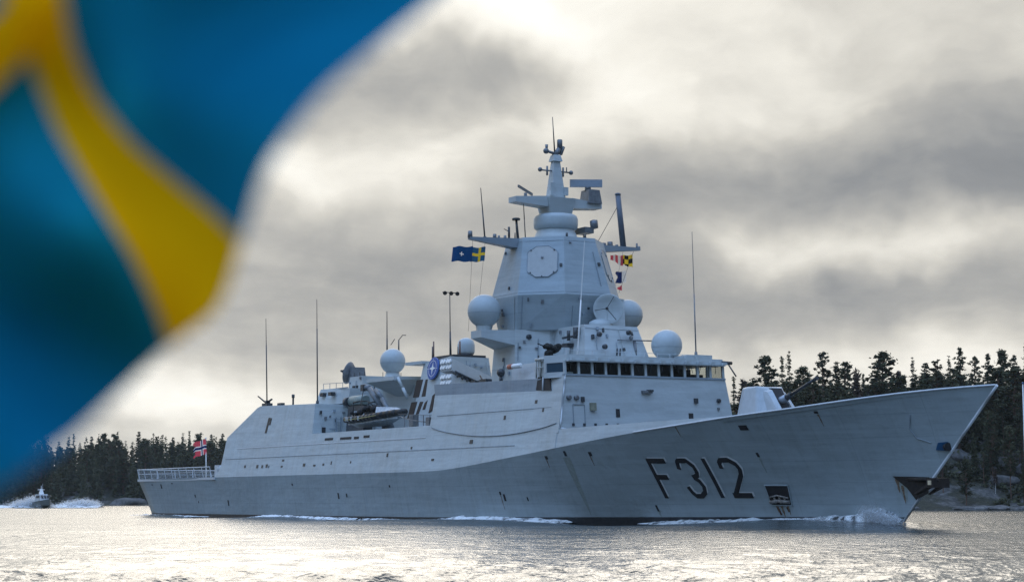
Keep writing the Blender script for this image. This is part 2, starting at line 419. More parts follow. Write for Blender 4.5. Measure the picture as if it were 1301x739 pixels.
def blob_pts(cs, n, r, sq=.62):
    out = []
    for (x, y, z, rad) in cs:
        m = int(n * rad ** 2); d = r.normal(size=(m, 3)); d /= np.linalg.norm(d, axis=1)[:, None]
        d *= (rad * np.abs(r.normal(0, .62, m)))[:, None]; d[:, 2] *= sq; out.append(d + (x, y, z))
    return np.concatenate(out)
def pine_blobs(h, w, r, first, k):
    cs = []
    for i in range(k):
        t = first + (1 - first) * (i + r.uniform(0, .8)) / k; a = r.uniform(0, 6.283)
        s_ = min(1, (t - first) / (1 - first)); prof = w * min(1, s_ * 2.0 + .3) * math.sqrt(max(.06, 1 - s_ ** 2.2)) * r.uniform(.65, 1.2)
        d = prof * r.uniform(.15, 1.0) ** .6; cs.append((d * math.cos(a), d * math.sin(a), h * t - .12 * d, r.uniform(.45, 1.0) * w * .27))
    cs.append((.1, 0, h * .97, w * .2)); return cs
PROTO = {}
def make_proto(kind, seed):
    r = np.random.default_rng(seed); mb = MB(); h = 1
    if kind == 'spruce':
        h = 16; mb.tube((0, 0, -1), (0, 0, h * .97), .22, .03, 6); pts = spruce_pts(h, r.uniform(2.5, 3.4), r, .05, 1500); cm = quadmesh('crown', quads(pts, .62 * (1.15 - .75 * pts[:, 2:3] / h), r, .35), LEAF_S); bark = BARK_S
    elif kind == 'thin_spruce':
        h = 17; mb.tube((0, 0, -1), (0, 0, h * .97), .2, .03, 6); pts = spruce_pts(h, r.uniform(1.8, 2.4), r, .16, 950, .06); cm = quadmesh('crown', quads(pts, .46 * (1.15 - .7 * pts[:, 2:3] / h), r, .35), LEAF_S); bark = BARK_S
    elif kind in ('pine', 'bushy_pine'):
        h = 16; first = .56 if kind == 'pine' else .25; k = 34 if kind == 'pine' else 70; w = 2.5 if kind == 'pine' else 3.1
        cs = pine_blobs(h, w, r, first, k)
        bend = r.normal(0, .25, 2); mb.tube((0, 0, -1), (bend[0], bend[1], h * .5), .24, .17, 6); mb.tube((bend[0], bend[1], h * .5), (0, 0, h * .95), .17, .05, 6)
        for (x, y, z, rad) in cs: mb.tube((0, 0, z - 1.0 - .25 * math.hypot(x, y)), (x, y, z - .15), .08, .03, 4)
        for q in range(5):
            a = r.uniform(0, 6.28); z = h * r.uniform(.15, first); mb.tube((0, 0, z), (1.1 * math.cos(a), 1.1 * math.sin(a), z + .2), .05, .015, 4)
        pts = blob_pts(cs, 170, r); cm = quadmesh('crown', quads(pts, .33, r, .5), LEAF_P); bark = BARK_P
    else:  # bare birch
        h = 13; mb.tube((0, 0, -1), (.3, .1, h * .55), .14, .09, 5); mb.tube((.3, .1, h * .55), (.1, 0, h), .09, .02, 5)
        pts = []
        for q in range(34):
            a = r.uniform(0, 6.28); z = h * r.uniform(.35, .95); l = r.uniform(.8, 2.0) * (1.15 - z / h); e = (l * math.cos(a), l * math.sin(a), z + l * 1.1)
            mb.tube((.1, 0, z), e, .04, .012, 4)
            t = r.uniform(.3, 1.1, 9)[:, None]; pts.append(np.array([.1, 0, z]) + t * (np.array(e) - [.1, 0, z]) + r.normal(size=(9, 3)) * .25)
        cm = quadmesh('crown', quads(np.concatenate(pts), .34, r, 1, 4.0), LEAF_B); bark = BARK_B
    me = bpy.data.meshes.new('trunk'); me.from_pydata(mb.v, [], mb.f); me.materials.append(bark)
    PROTO.setdefault(kind, []).append((me, cm, h))
for kd, n in (('spruce', 5), ('thin_spruce', 3), ('pine', 5), ('bushy_pine', 4), ('birch', 3)):
    for q in range(n): make_proto(kd, 100 + 17 * q + len(kd))
NM = {'spruce': 'spruce_tree', 'thin_spruce': 'spruce_tree', 'pine': 'pine_tree', 'bushy_pine': 'pine_tree', 'birch': 'birch_tree'}
def tree(kind, X, Y, Z, hgt, label, group, r, wide=1.0):
    tm, cm, h = PROTO[kind][int(r.integers(len(PROTO[kind])))]
    e = empty(NM[kind], (X, Y, Z), r.uniform(0, 6.28)); s = hgt / h; e.scale = (s * wide, s * wide, s)
    tag(e, label, 'tree', group)
    for nm, me in (('trunk', tm), ('crown', cm)):
        o = bpy.data.objects.new(nm, me); col.objects.link(o); o.parent = e
    return e
def pxX(px, Y): return (px - 650.5) / 2510 * Y * 1.012
def ztop(py, Y): return CAMH + (636 - py) / 2510 * Y * 1.006
rt = np.random.default_rng(21)
GR = 'trees on the rocky shore by the bow'
# the trees that make the skyline, each by where its top stands
SKY = [('bushy_pine', 969, 455, 1.15, 'dark pine with a full ragged crown just left of the gun barrel'),
       ('thin_spruce', 990, 452, .9, 'thin see-through conifer standing tallest behind the gun turret'),
       ('thin_spruce', 999, 446, .95, 'tall slim conifer behind the gun turret with a bare lower stem'),
       ('thin_spruce', 929, 478, 1.0, 'slim conifer rising close beside the end of the bridge'),
       ('birch', 942, 482, 1.0, 'thin bare birch between the bridge and the gun turret'),
       ('bushy_pine', 1017, 468, 1.45, 'broad dark tree standing behind the gun barrel'),
       ('pine', 1041, 449, 1.05, 'tall pine with a long bare trunk and flat crown right of the gun barrel'),
       ('spruce', 1058, 460, 1.5, 'dense dark spruce right of the flat crowned tall pine'),
       ('bushy_pine', 1069, 462, 1.0, 'dark leafy conifer leaning on the dense spruce above the foredeck'),
       ('birch', 1083, 470, 1.1, 'bare birch in the bright gap of sky above the foredeck'),
       ('spruce', 1092, 476, 1.0, 'low dark conifer left of the broad round pine'),
       ('bushy_pine', 1117, 450, 1.5, 'broad round-headed pine, the widest crown on the skyline'),
       ('birch', 1136, 472, 1.1, 'bare reddish birch right of the broad round-headed pine'),
       ('thin_spruce', 1154, 454, 1.0, 'wispy bare-topped conifer against the bright sky'),
       ('spruce', 1171, 460, 1.6, 'wide dark spruce over the middle of the foredeck'),
       ('pine', 1185, 459, 1.1, 'pine with an overhanging flat crown behind the foredeck'),
       ('thin_spruce', 1200, 452, .9, 'slim dark conifer left of the tallest spruce'),
       ('spruce', 1214, 440, 1.1, 'tallest dark spruce on the skyline left of the bow tip'),
       ('pine', 1232, 455, .95, 'open pine with gaps in its crown right of the tallest spruce'),
       ('spruce', 1249, 448, 1.1, 'pointed dense spruce above the tip of the bow'),
       ('bushy_pine', 1268, 447, 1.1, 'dark ragged pine just right of the tip of the bow'),
       ('spruce', 1282, 450, 1.1, 'dark spruce between the bow tip and the edge of the wood'),
       ('thin_spruce', 1297, 436, 1.0, 'tall slender spruce at the right edge of the skyline')]
for kd, px, py, wd, lb in SKY:
    Y = rt.uniform(408, 424); X = pxX(px, Y); Z = h_right(X, Y); tree(kd, X, Y, Z, max(7, ztop(py, Y) - Z), lb, GR, rt, wd)
LB = {'spruce': 'dark spruce among the trees on the rocky shore behind the bow', 'thin_spruce': 'slim spruce among the trees on the rocky shore behind the bow',
      'pine': 'bare-trunked pine among the trees on the rocky shore behind the bow', 'bushy_pine': 'bushy pine among the trees on the rocky shore behind the bow',
      'birch': 'leafless birch among the trees on the rocky shore behind the bow'}
for q in range(120):
    px = 915 + 420 * rt.random(); d = 12 + 55 * rt.random() ** .8
    X = pxX(px, 400); Y = shore_r(X) + d; Z = h_right(X, Y)
    top = np.interp(px, [915, 945, 970, 1100, 1210, 1301, 1340], [508, 503, 482, 482, 472, 462, 457]) + rt.uniform(0, 24)
    hh = min(17, max(4.5, ztop(top, Y) - Z)); hh = min(hh, 6 + d * .35) if d < 26 else hh
    kd = rt.choice(['spruce', 'thin_spruce', 'pine', 'bushy_pine', 'birch'], p=[.24, .06, .24, .38, .08])
    tree(kd, X, Y, Z - .2, hh, LB[kd], GR, rt, rt.uniform(1.05, 1.6))
for q in range(44):      # sparse pines low on the rock
    px = 1150 + 190 * rt.random(); X = pxX(px, 380); Y = shore_r(X) + rt.uniform(4, 24)
    kd = rt.choice(['pine', 'bushy_pine', 'spruce', 'birch'], p=[.35, .3, .25, .1])
    tree(kd, X, Y, h_right(X, Y) - .2, rt.uniform(5, 11), LB[kd], GR, rt, rt.uniform(.8, 1.2))
GL = 'trees on the far wooded shore'
LF = {'spruce': 'dark spruce in the far wood behind the flight deck', 'thin_spruce': 'narrow spruce in the far wood behind the flight deck',
      'pine': 'pine in the far wood behind the flight deck', 'bushy_pine': 'round-topped pine in the far wood behind the flight deck'}
SKYL = [('spruce', 183, 549, 1.25, 'dark spruce standing highest in the far wood'), ('bushy_pine', 139, 552, 1.2, 'broad round tree top left of the highest far spruce'),
        ('spruce', 205, 554, 1.2, 'pointed spruce just right of the highest far spruce'), ('spruce', 226, 556, 1.1, 'spruce top left of the red ensign in the far wood'),
        ('bushy_pine', 257, 553, 1.1, 'round pine top behind the red ensign'), ('spruce', 274, 551, 1.0, 'spruce beside the sloping hangar edge in the far wood'),
        ('bushy_pine', 152, 553, 1.1, 'ragged pine top in the middle of the far skyline'), ('spruce', 124, 555, 1.1, 'spruce top at the left of the far skyline'),
        ('spruce', 288, 550, 1.1, 'spruce top half hidden by the hangar edge'), ('bushy_pine', 62, 557, 1.2, 'blurred pine top under the lower edge of the blue flag')]
for kd, px, py, wd, lb in SKYL:
    Y = rt.uniform(828, 840); X = pxX(px, Y); Z = h_left(X, Y); tree(kd, X, Y, Z, max(8, ztop(py, Y) - Z), lb, GL, rt, wd)
for q in range(110):
    px = -25 + 335 * rt.random(); d = 8 + 62 * rt.random() ** .75
    X = pxX(px, 820); Y = shore_l(X) + d; Z = h_left(X, Y)
    top = np.interp(px, [-30, 60, 110, 180, 290], [566, 562, 560, 557, 556]) + rt.uniform(0, 13)
    hh = min(19, max(6, ztop(top, Y) - Z)); hh = min(hh, 7 + d * .35) if d < 30 else hh
    kd = rt.choice(['spruce', 'thin_spruce', 'pine', 'bushy_pine'], p=[.32, .04, .16, .48])
    tree(kd, X, Y, Z - .3, hh, LF[kd], GL, rt, rt.uniform(1.25, 1.9))
# the woods behind and between them, which read as one mass
def wood(name, fn, shore, x0, x1, d0, d1, n, h0, h1, seed, label):
    r = np.random.default_rng(seed); out = []
    for q in range(n):
        X = r.uniform(x0, x1); Y = shore(X) + r.uniform(d0, d1); Z = fn(X, Y); h = r.uniform(h0, h1)
        p_ = spruce_pts(h, r.uniform(1.8, 3.0), r, .08, 230); out.append(quads(p_ + (X, Y, Z), .95 * (1.1 - .7 * p_[:, 2:3] / h), r, .4))
    o = bpy.data.objects.new(name, quadmesh(name, np.concatenate(out), LEAF_S)); col.objects.link(o); tag(o, label, 'forest', kind='stuff')
wood('forest_mass', h_left, shore_l, -340, -30, 5, 80, 640, 10, 17.5, 5, 'dark conifer forest filling the far shore behind the single trees')
wood('shore_woods', h_right, shore_r, 30, 150, 18, 60, 230, 6, 11, 6, 'dark thicket of conifers behind the trees near the bow')
def scrub(name, fn, shore, x0, x1, d0, d1, n, seed, sz, mat, label):
    r = np.random.default_rng(seed); out = []
    for q in range(n):
        X = r.uniform(x0, x1); Y = shore(X) + r.uniform(d0, d1)
        if mnoise.noise(Vector((X * .07, Y * .07, 1.3))) < -.08: continue
        rad = r.uniform(.4, 1.3); out.append(quads(blob_pts([(X, Y, fn(X, Y) + .3 * rad, rad)], 26, r), sz, r))
    o = bpy.data.objects.new(name, quadmesh(name, np.concatenate(out), mat)); col.objects.link(o); tag(o, label, 'undergrowth', kind='stuff')
scrub('undergrowth', h_right, shore_r, 20, 150, 3, 34, 2400, 8, .45, LEAF_P, 'low dark juniper and heather scrub on the rocky slope')
scrub('brushwood', h_left, shore_l, -330, -60, 2, 25, 700, 9, .8, LEAF_S, 'low dark scrub along the far waterline')
# boulders at the water's edge
def boulder(X, Y, Z, s, r, label, group):
    bm = bmesh.new(); bmesh.ops.create_icosphere(bm, subdivisions=3, radius=1)
    o1 = r.uniform(0, 50)
    for v in bm.verts:
        n = mnoise.noise(v.co * 1.1 + Vector((o1, 0, 0))) * .45 + mnoise.noise(v.co * 2.7 + Vector((o1, 4, 0))) * .16
        v.co *= 1 + n; v.co.x *= s[0]; v.co.y *= s[1]; v.co.z *= s[2]
    me = bpy.data.meshes.new('boulder'); bm.to_mesh(me); bm.free(); me.materials.append(BOULD)
    for p in me.polygons: p.use_smooth = True
    o = bpy.data.objects.new('boulder', me); col.objects.link(o); o.location = (X, Y, Z); tag(o, label, 'rock', group)
def bouldmat():
    m = MT('grey granite', .9); a = m.noise(m.coord(), .8, 6, .65); m.base(m.ramp(a, [(.3, (.045, .043, .041)), (.55, (.11, .105, .10)), (.75, (.22, .205, .19))])); m.bump(a, .8, .3); return m.m
BOULD = bouldmat()
rb = np.random.default_rng(4)
for q in range(26):
    X = rb.uniform(70, 112); Y = shore_r(X) + rb.uniform(-2.0, 1.0); s = rb.uniform(.4, 1.3)
    boulder(X, Y, .15, (s * 1.8, s, s * .55), rb, 'low grey boulder at the waterline of the shore right of the bow', 'boulders along the near shore')
for px, py, sx, sz, lb in ((1212, 583, 2.6, 1.5, 'pale rock slab on the wooded slope below the bow tip'), (1226, 564, 1.6, 1.0, 'small pale outcrop high on the slope right of the bow'),
                           (1245, 597, 2.4, 1.4, 'grey rock face low on the slope right of the anchor'), (1172, 612, 2.0, 1.1, 'grey rock behind the anchor beside the stem'),
                           (1262, 612, 3.2, 1.2, 'broad grey ledge just above the shoreline boulders'), (1290, 600, 2.2, 1.6, 'grey rock at the foot of the trees by the white flagpole')):
    for Y in np.arange(368, 430, .5):
        X = pxX(px, Y)
        if h_right(X, Y) > ztop(py, Y): break
    boulder(X, Y, h_right(X, Y) - .2, (sx, sx * .7, sz), rb, lb, 'rocks on the slope behind the bow')
for px, py, sx, sz, lb in ((172, 634, 8, 2.6, 'large bare rock knoll on the far shore beside the stern'), (120, 640, 6, 1.8, 'low rock ledge on the far shore left of the stern')):
    Y = 772; X = pxX(px, Y); boulder(X, Y, .4, (sx, sx * .7, sz), rb, lb, 'rocks on the far shore')
# ------------------------------------------------------------------ the frigate
KS = [0, 5, 20, 40, 60, 80, 90, 100, 108, 115, 121, 126, 130, 133.2]; KB = [7.9, 8.1, 8.4, 8.4, 8.4, 8.4, 8.25, 7.9, 7.1, 5.8, 4.2, 2.6, 1.2, .05]
KZX = [0, 73, 76.8, 81.6, 91.4, 103.6, 109.5, 114.2, 118.6, 122.2, 126.7, 129.9, 133.3]; KZ = [4.2, 4.2, 4.26, 4.62, 5.47, 6.59, 7.04, 7.47, 7.77, 8.12, 8.51, 8.72, 8.8]
WS = [1.5, 10, 30, 60, 75, 85, 95, 105, 112, 118, 124]; WB = [6.6, 7.2, 7.6, 7.6, 7.4, 6.7, 5.2, 3.3, 2.0, .95, .04]
def smooth_tab(xs, ys):
    g = np.linspace(xs[0], xs[-1], 400); v = np.interp(g, xs, ys); k = np.hanning(31); k /= k.sum()
    p = np.pad(v, 15, mode='reflect', reflect_type='odd'); w = np.convolve(p, k, 'valid'); return g, w
_kb, _wb, _kz = smooth_tab(KS, KB), smooth_tab(WS, WB), smooth_tab(KZX, KZ)
kb = lambda X: max(.03, float(np.interp(X, *_kb))); wb = lambda X: max(.03, float(np.interp(X, *_wb)))
kzt = lambda X: float(np.interp(X, *_kz))
xw = lambda X: 1.5 + (124 - 1.5) * X / 133.2
def hullpt(X, t):
    """station with knuckle at X, t = 0 waterline .. 1 knuckle"""
    a = xw(X); return (a * (1 - t) + X * t, wb(a) + (kb(X) - wb(a)) * max(t, 0) ** 1.15 + min(t, 0) * .6, kzt(X) * t)
def hull_y(x, z):
    X = x
    for i in range(40):
        t = z / kzt(X); X += x - hullpt(X, t)[0]
    return hullpt(X, z / kzt(X))[1]
TUMK = .17
def tum(z): return 8.4 - TUMK * (z - 4.2)

ship = empty('frigate', (SX, SY, 0), SROT)
tag(ship, 'grey naval frigate under way with pennant number F 312 on its bow', 'warship')
S = ship
# hull: lofted stations, knuckle, transom, sheer
mb = MB(); XS = list(np.linspace(0, 90, 46)) + list(np.linspace(91.5, 130, 40)) + [131, 132, 132.7, 133.2]; TS = [-.28, -.1, 0, .12, .25, .4, .55, .7, .85, 1]
vs = []
for X in XS:
    for t in TS: x, y, z = hullpt(X, t); vs.append((x, -y, z))
    for t in TS[::-1]: x, y, z = hullpt(X, t); vs.append((x, y, z))
n = 2 * len(TS); fs = []
for i in range(len(XS) - 1):
    for j in range(n - 1):
        if j == len(TS) - 1: continue
        fs.append((i * n + j, (i + 1) * n + j, (i + 1) * n + j + 1, i * n + j + 1))
mb.add(vs, fs, 0, True); mb.add(vs[:n], [tuple(range(n))])
hull = mb.build('hull', paint, S)
# boot topping, slightly proud
mb = MB(); vs = []; fs = []
for X in XS:
    for sgn in (-1, 1):
        for t in (-.2, .075):
            x, y, z = hullpt(X, t); vs.append((x, sgn * (y + .012), z))
for i in range(len(XS) - 1):
    a = i * 4; b = a + 4; fs += [(a, b, b + 1, a + 1), (a + 2, b + 2, b + 3, a + 3)]
mb.add(vs, fs, 0, True); mb.add([(v[0] - .012, v[1], v[2]) for v in vs[:4]], [(0, 1, 3, 2)]); mb.build('boot_topping', boot, hull)
# strip along the bow sheer, its pale grey painting the sunlit rim
for sgn, in ((-1,), (1,)):
    mb = MB(); mb.path([(X, sgn * (kb(X) + .0), kzt(X) + .03) for X in list(np.linspace(104, 132.6, 20)) + [133.15]], .07, 5); mb.build('painted_sun_rim', paint_light, hull)
mb = MB(); mb.path([hullpt(133.2, t)[:1] + (0, hullpt(133.2, t)[2]) for t in np.linspace(.05, 1, 12)], .10, 6); mb.build('stem_bar', paint_light, hull)
# decks
mb = MB(); vs = []; fs = []
for X in np.linspace(.2, 28, 12): vs += [(X, -kb(X) + .02, 4.18), (X, kb(X) - .02, 4.18)]
for i in range(11): fs.append((2 * i, 2 * i + 2, 2 * i + 3, 2 * i + 1))
mb.add(vs, fs); mb.build('flight_deck', deckm, S)
mb = MB(); vs = []; fs = []; q = np.linspace(92, 132.4, 24)
for X in q: b = max(.02, kb(X) - .12); z = kzt(X) - (.25 if X > 112 else -.2); vs += [(X, -b, z), (X, b, z)]
for i in range(23): fs.append((2 * i, 2 * i + 2, 2 * i + 3, 2 * i + 1))
mb.add(vs, fs); mb.build('foredeck', deckm, S)
# raised strake that carries the side forward of the bridge
for sgn in (-1, 1):
    mb = MB(); vs = []; fs = []; q = np.linspace(92.5, 114.2, 16)
    for X in q:
        top = float(np.interp(X, [92.5, 94.3, 114.2], [7.10, 7.17, 7.50])); b = kb(X); h = max(.0, top - kzt(X)); vs += [(X, sgn * b, kzt(X)), (X, sgn * (b - TUMK * h), kzt(X) + h), (X, sgn * (b - TUMK * h - .15), kzt(X) + h), (X, sgn * (b - .15), kzt(X) - .1)]
    for i in range(15):
        for k in range(3): fs.append((4 * i + k, 4 * i + 4 + k, 4 * i + 5 + k, 4 * i + k + 1))
    mb.add(vs, fs); mb.build('bulwark', paint_top, S)

# sides above the knuckle: one profile, leaning inboard
def both_sides(prof):
    n = len(prof); a = [(x, -tum(z), z) for x, z in prof]; b = [(x, tum(z), z) for x, z in prof]
    m = MB(); m.add(a + b, [tuple(range(n)), tuple(range(2 * n - 1, n - 1, -1))] + [(i, (i + 1) % n, n + (i + 1) % n, n + i) for i in range(n)]); return m
prof = [(25.2, 4.2), (26.1, 4.85), (26.55, 5.5), (26.9, 8.34), (33.8, 11.24), (34.6, 11.40), (48.2, 11.08), (48.6, 8.15), (72.95, 8.15), (73.05, 10.74), (93.6, 10.2), (94.15, 7.2), (94.15, 5.72), (91.4, 5.47), (81.6, 4.62), (76.8, 4.27), (73, 4.2)]
sup = both_sides(prof).build('superstructure', naval_paint('side plating paint', (.43, .475, .48), .5, True), S)
SUPM = sup.data.materials[0]
# solid bulwark along the missile deck
for sgn in (-1, 1):
    mb = MB(); y = 7.30
    a = [(73.05, 10.73), (72.80, 11.68), (91.9, 11.22), (93.55, 10.22)]
    mb.hexa([(x, sgn * (y - .0 + (z - 10.5) * -.02), z) for x, z in a], [(x, sgn * (y - .14), z - .01) for x, z in a]); mb.build('deck_bulwark', paint_dark, S)  # darker grey puts this upright panel's shade into its colour
mb = MB()
for (x0, x1, z) in ((34, 37.6, 8.9), ):
    pass
def on_tum(x0, z0, x1, z1, out=.03, slant=0.0):
    """small raised plate on the starboard side plating"""
    q = [(x0, z0), (x1, z0), (x1 + slant, z1), (x0 + slant, z1)]
    m = MB(); m.hexa([(x, -tum(z) + .05, z) for x, z in q], [(x, -tum(z) - out, z) for x, z in q]); return m
for a in ((36.9, 8.55, 37.35, 10.1, .03, .35), (37.65, 9.35, 38.0, 10.05, .03, .15)): on_tum(*a).build('door', blackm, sup)
for x0, x1, z in ((51.8, 53.6, 7.42), (55.2, 57.6, 7.40), (58.2, 59.2, 7.38), (60.2, 61.4, 7.44)): on_tum(x0, z, x1, z + .22).build('vent', darkm, sup)
rs = random.Random(5)
for x, z in ((37.5, 5.02), (36.2, 5.02), (38.6, 5.05), (39.3, 5.0), (47.7, 5.03), (50.1, 4.99), (52.2, 5.04), (33, 5.1), (58.2, 5.16), (65.5, 5.6), (74.2, 5.1), (42.5, 5.6), (42.4, 5.0), (54, 5.1), (70, 6.2), (80.5, 6.4), (85.6, 8.2), (90.2, 9.3), (91.5, 8.6)):
    on_tum(x, z, x + rs.uniform(.2, .55), z + rs.uniform(.15, .34)).build('scupper', steeld, sup)
for (x0, z0, x1, z1, m_) in ((30.2, 7.1, 72.5, 7.17, paint_light), (27.5, 6.05, 88, 6.10, paint_dark), (74, 8.9, 92.8, 8.95, paint_dark)):
    on_tum(x0, z0, x1, z1, .035).build('weld_seam', m_, sup)
# curved steel cable guard drooping along the side
mb = MB(); mb.path([(x, -tum(z) - .05, z) for x, z in [(73.4 + 20.5 * t, 7.95 - .85 * math.sin(math.pi * t) ** .8 + -.3 * t) for t in np.linspace(0, 1, 15)]], .045, 5); mb.build('cable', paint_dark, sup)

# numerals on the flare: strokes that follow the plating
def stroke(mbd, pts, w, off):
    p = [Vector(q) for q in pts]; dense = []
    for a, b in zip(p[:-1], p[1:]):
        k = max(2, int((b - a).length / .22)); dense += [a + (b - a) * i / k for i in range(k)]
    dense.append(p[-1]); vs = []
    for i, q in enumerate(dense):
        d = (dense[min(i + 1, len(dense) - 1)] - dense[max(i - 1, 0)]).normalized(); nrm = Vector((-d.y, d.x))
        for sg in (-1, 1): r = q + nrm * w * .5 * sg; vs.append((r.x, -hull_y(r.x, r.y) - off, r.y))
    mbd.add(vs, [(2 * i, 2 * i + 2, 2 * i + 3, 2 * i + 1) for i in range(len(dense) - 1)])
DIG = [[[(103.98, 1.9), (104.04, 4.72)], [(103.9, 4.60), (105.7, 4.56)], [(104.05, 3.42), (105.15, 3.41)]],
       [[(106.63, 3.95), (106.78, 4.42), (106.95, 4.56), (107.69, 4.56), (108.1, 4.15), (108.14, 3.75), (108.0, 3.5), (107.5, 3.36)], [(107.6, 3.36), (107.95, 3.1), (108.1, 2.7), (107.96, 2.31), (107.5, 2.05), (107.0, 2.05), (106.75, 2.3), (106.6, 2.72)]],
       [[(109.33, 4.68), (109.38, 1.92)]],
       [[(110.57, 3.95), (110.62, 4.35), (110.85, 4.54), (111.5, 4.55), (112.0, 4.25), (112.15, 3.9), (112.0, 3.5), (110.65, 2.1)], [(110.45, 2.09), (112.2, 2.08)]]]
for strokes in DIG:
    mb = MB()
    for s_ in strokes: stroke(mb, s_, .34 if len(s_) > 2 else .36, .030)
    o = mb.build('numeral', blackm, hull)
    mb = MB()
    for s_ in strokes: stroke(mb, [(x + .17, z + .11) for x, z in s_], .30, .018)
    mb.build('numeral_shade', plain('pale numeral edge', (.62, .65, .66), .5, 0, .08), hull)
def on_hull(x0, z0, x1, z1, out=.025, nx=4):
    mbd = MB(); vs = []
    for i in range(nx + 1):
        x = x0 + (x1 - x0) * i / nx
        for z in (z0, z1): vs.append((x, -hull_y(x, z) - out, z))
    mbd.add(vs, [(2 * i, 2 * i + 2, 2 * i + 3, 2 * i + 1) for i in range(nx)]); return mbd
for x, z, w, h in ((84.94, 1.7, .28, .55), (95.0, 5.1, .3, .38), (98.0, 5.05, .35, .3), (92.4, 4.9, .35, .25), (114.2, 4.7, .22, .3), (102.4, .95, .2, .45), (114.0, 6.52, .7, .33), (7.7, 3.1, .4, .5), (18.2, 2.1, .35, .3), (18.9, 1.5, .25, .2), (27.7, 1.2, .3, .6), (55.1, 1.9, .3, .55), (56.9, 2.05, .25, .35), (88.1, 1.7, .15, .3), (120.4, 7.45, .3, .15), (84.5, 2.2, .25, .25), (11.5, 3.6, .5, .12), (4.5, 3.5, .5, .12), (45, 3.2, .3, .2), (66, 2.9, .25, .2)):
    on_hull(x, z, x + w, z + h).build('scupper', darkm, hull)
# rust runs below some of them
for x, z0, z1, w in ((95.1, .6, 5.0, .9),  (114.3, 3.6, 4.6, .18), (124.9, 1.5, 3.1, .9), (102.5, .5, 1.0, .25)):
    mb = MB(); vs = []; k = 8
    for i in range(k + 1):
        z = z1 + (z0 - z1) * i / k; ww = w * (1 - i / k) ** .7 * .5 + .01; xx = x + .02 * math.sin(i * 1.3)
        for s_ in (-1, 1): vs.append((xx + s_ * ww, -hull_y(xx + s_ * ww, z) - .012, z))
    mb.add(vs, [(2 * i, 2 * i + 2, 2 * i + 3, 2 * i + 1) for i in range(k)])
    mb.build('rust_streak', plain('rust wash', (.245, .285, .27), .6, 0, .15, 4), hull)
# mooring recess right of the numerals: flat dark sheet painting the pocket's shade, with a rim
mb = MB()
q = [(113.50, 1.42), (115.32, 1.40), (115.62, 2.76), (113.62, 2.78)]
def hp(x, z, o): return (x, -hull_y(x, z) - o, z)
mb.add([hp(x, z, .03) for x, z in q], [(0, 1, 2, 3)]); rec = mb.build('mooring_recess', darkm, hull)
mb = MB(); qq = q + [q[0]]
for a, b in zip(qq[:-1], qq[1:]): mb.path([hp(a[0] + (b[0] - a[0]) * t, a[1] + (b[1] - a[1]) * t, .05) for t in np.linspace(0, 1, 4)], .045, 5)
mb.build('recess_rim', paint, rec)
mb = MB()
for t in (.25, .5, .75): mb.tube(hp(113.6 + 1.75 * t, 1.55, .10), hp(113.6 + 1.75 * t + .05, 2.0, .10), .07, .07, 6)
mb.path([hp(113.6, 1.62, .14), hp(114.4, 1.70, .16), hp(115.3, 1.62, .14)], .12, 6); mb.path([hp(113.7, 1.95, .12), hp(114.4, 2.08, .14), hp(115.3, 1.9, .12)], .06, 6)
mb.build('fairlead', plain('chipped white fairlead', (.24, .22, .20), .6, 0, .5, 6), rec)
mb = MB(); mb.path([hp(114.0, 1.3, .04), hp(114.1, .75, .04)], .07, 4); mb.path([hp(114.8, 1.3, .04), hp(114.85, .95, .04)], .05, 4); mb.build('rust_streak', rustm, rec)
RW = plain('brown rust run', (.17, .115, .07), .9, 0, .5, 6)
for x, z0, z1, w in ((124.55, 2.2, 3.2, .28), (124.85, 1.5, 2.7, .20), (114.35, .55, 1.4, .22), (113.9, .9, 1.4, .14), (114.9, .7, 1.4, .16), (98.05, 4.3, 5.05, .12), (92.5, 4.2, 4.9, .12), (120.6, 6.6, 7.4, .10), (84.6, 1.0, 2.2, .10), (108.5, 6.2, 6.9, .10)):
    mb = MB(); vs = []; k = 6
    for i in range(k + 1):
        z = z1 + (z0 - z1) * i / k; ww = w * (1 - i / k) ** .6 * .5 * (1 + .3 * math.sin(i * 2.1 + x)) + .008
        for s_ in (-1, 1): vs.append((x + s_ * ww, -hull_y(x + s_ * ww, z) - .014, z))
    mb.add(vs, [(2 * i, 2 * i + 2, 2 * i + 3, 2 * i + 1) for i in range(k)]); mb.build('rust_streak', RW, hull)
# stem anchor in its rusty pocket
mb = MB(); q = [(124.3, 3.30), (127.1, 3.22), (126.9, 2.2), (125.75, 1.75), (125.2, 2.55)]
mb.add([(x, -hull_y(x, z) - .04, z) for x, z in q], [(0, 1, 2, 3, 4)]); pocket = mb.build('anchor_pocket', rustm, hull); pocket.data.materials[0] = plain('rust black pocket', (.022, .016, .012), .8, 0, .5, 4)
anc = MB(); anc.tube((125.2, -.42, 3.12), (128.1, -.22, 3.02), .12, .10, 8); anc.tube((127.7, -.75, 3.0), (127.7, .75, 3.0), .17, .17, 8)
for sgn in (-1, 1): anc.hexa([(127.45, sgn * .25, 2.7), (127.95, sgn * .25, 2.7), (127.95, sgn * .75, 2.75), (127.45, sgn * .75, 2.75)], [(126.2, sgn * .5, 2.15), (126.4, sgn * .5, 2.1), (126.4, sgn * .72, 2.15), (126.2, sgn * .72, 2.2)])
anc.box(127.4, 128.0, -.72, .72, 2.55, 3.15); anchor = anc.build('anchor', plain('black rusty anchor', (.03, .022, .018), .7, .2, .5, 3), hull)
mb = MB(); mb.box(127.62, 127.9, -.78, -.72, 2.72, 3.0); mb.build('anchor_crown', plain('pale worn patch', (.55, .45, .30), .6), anchor)
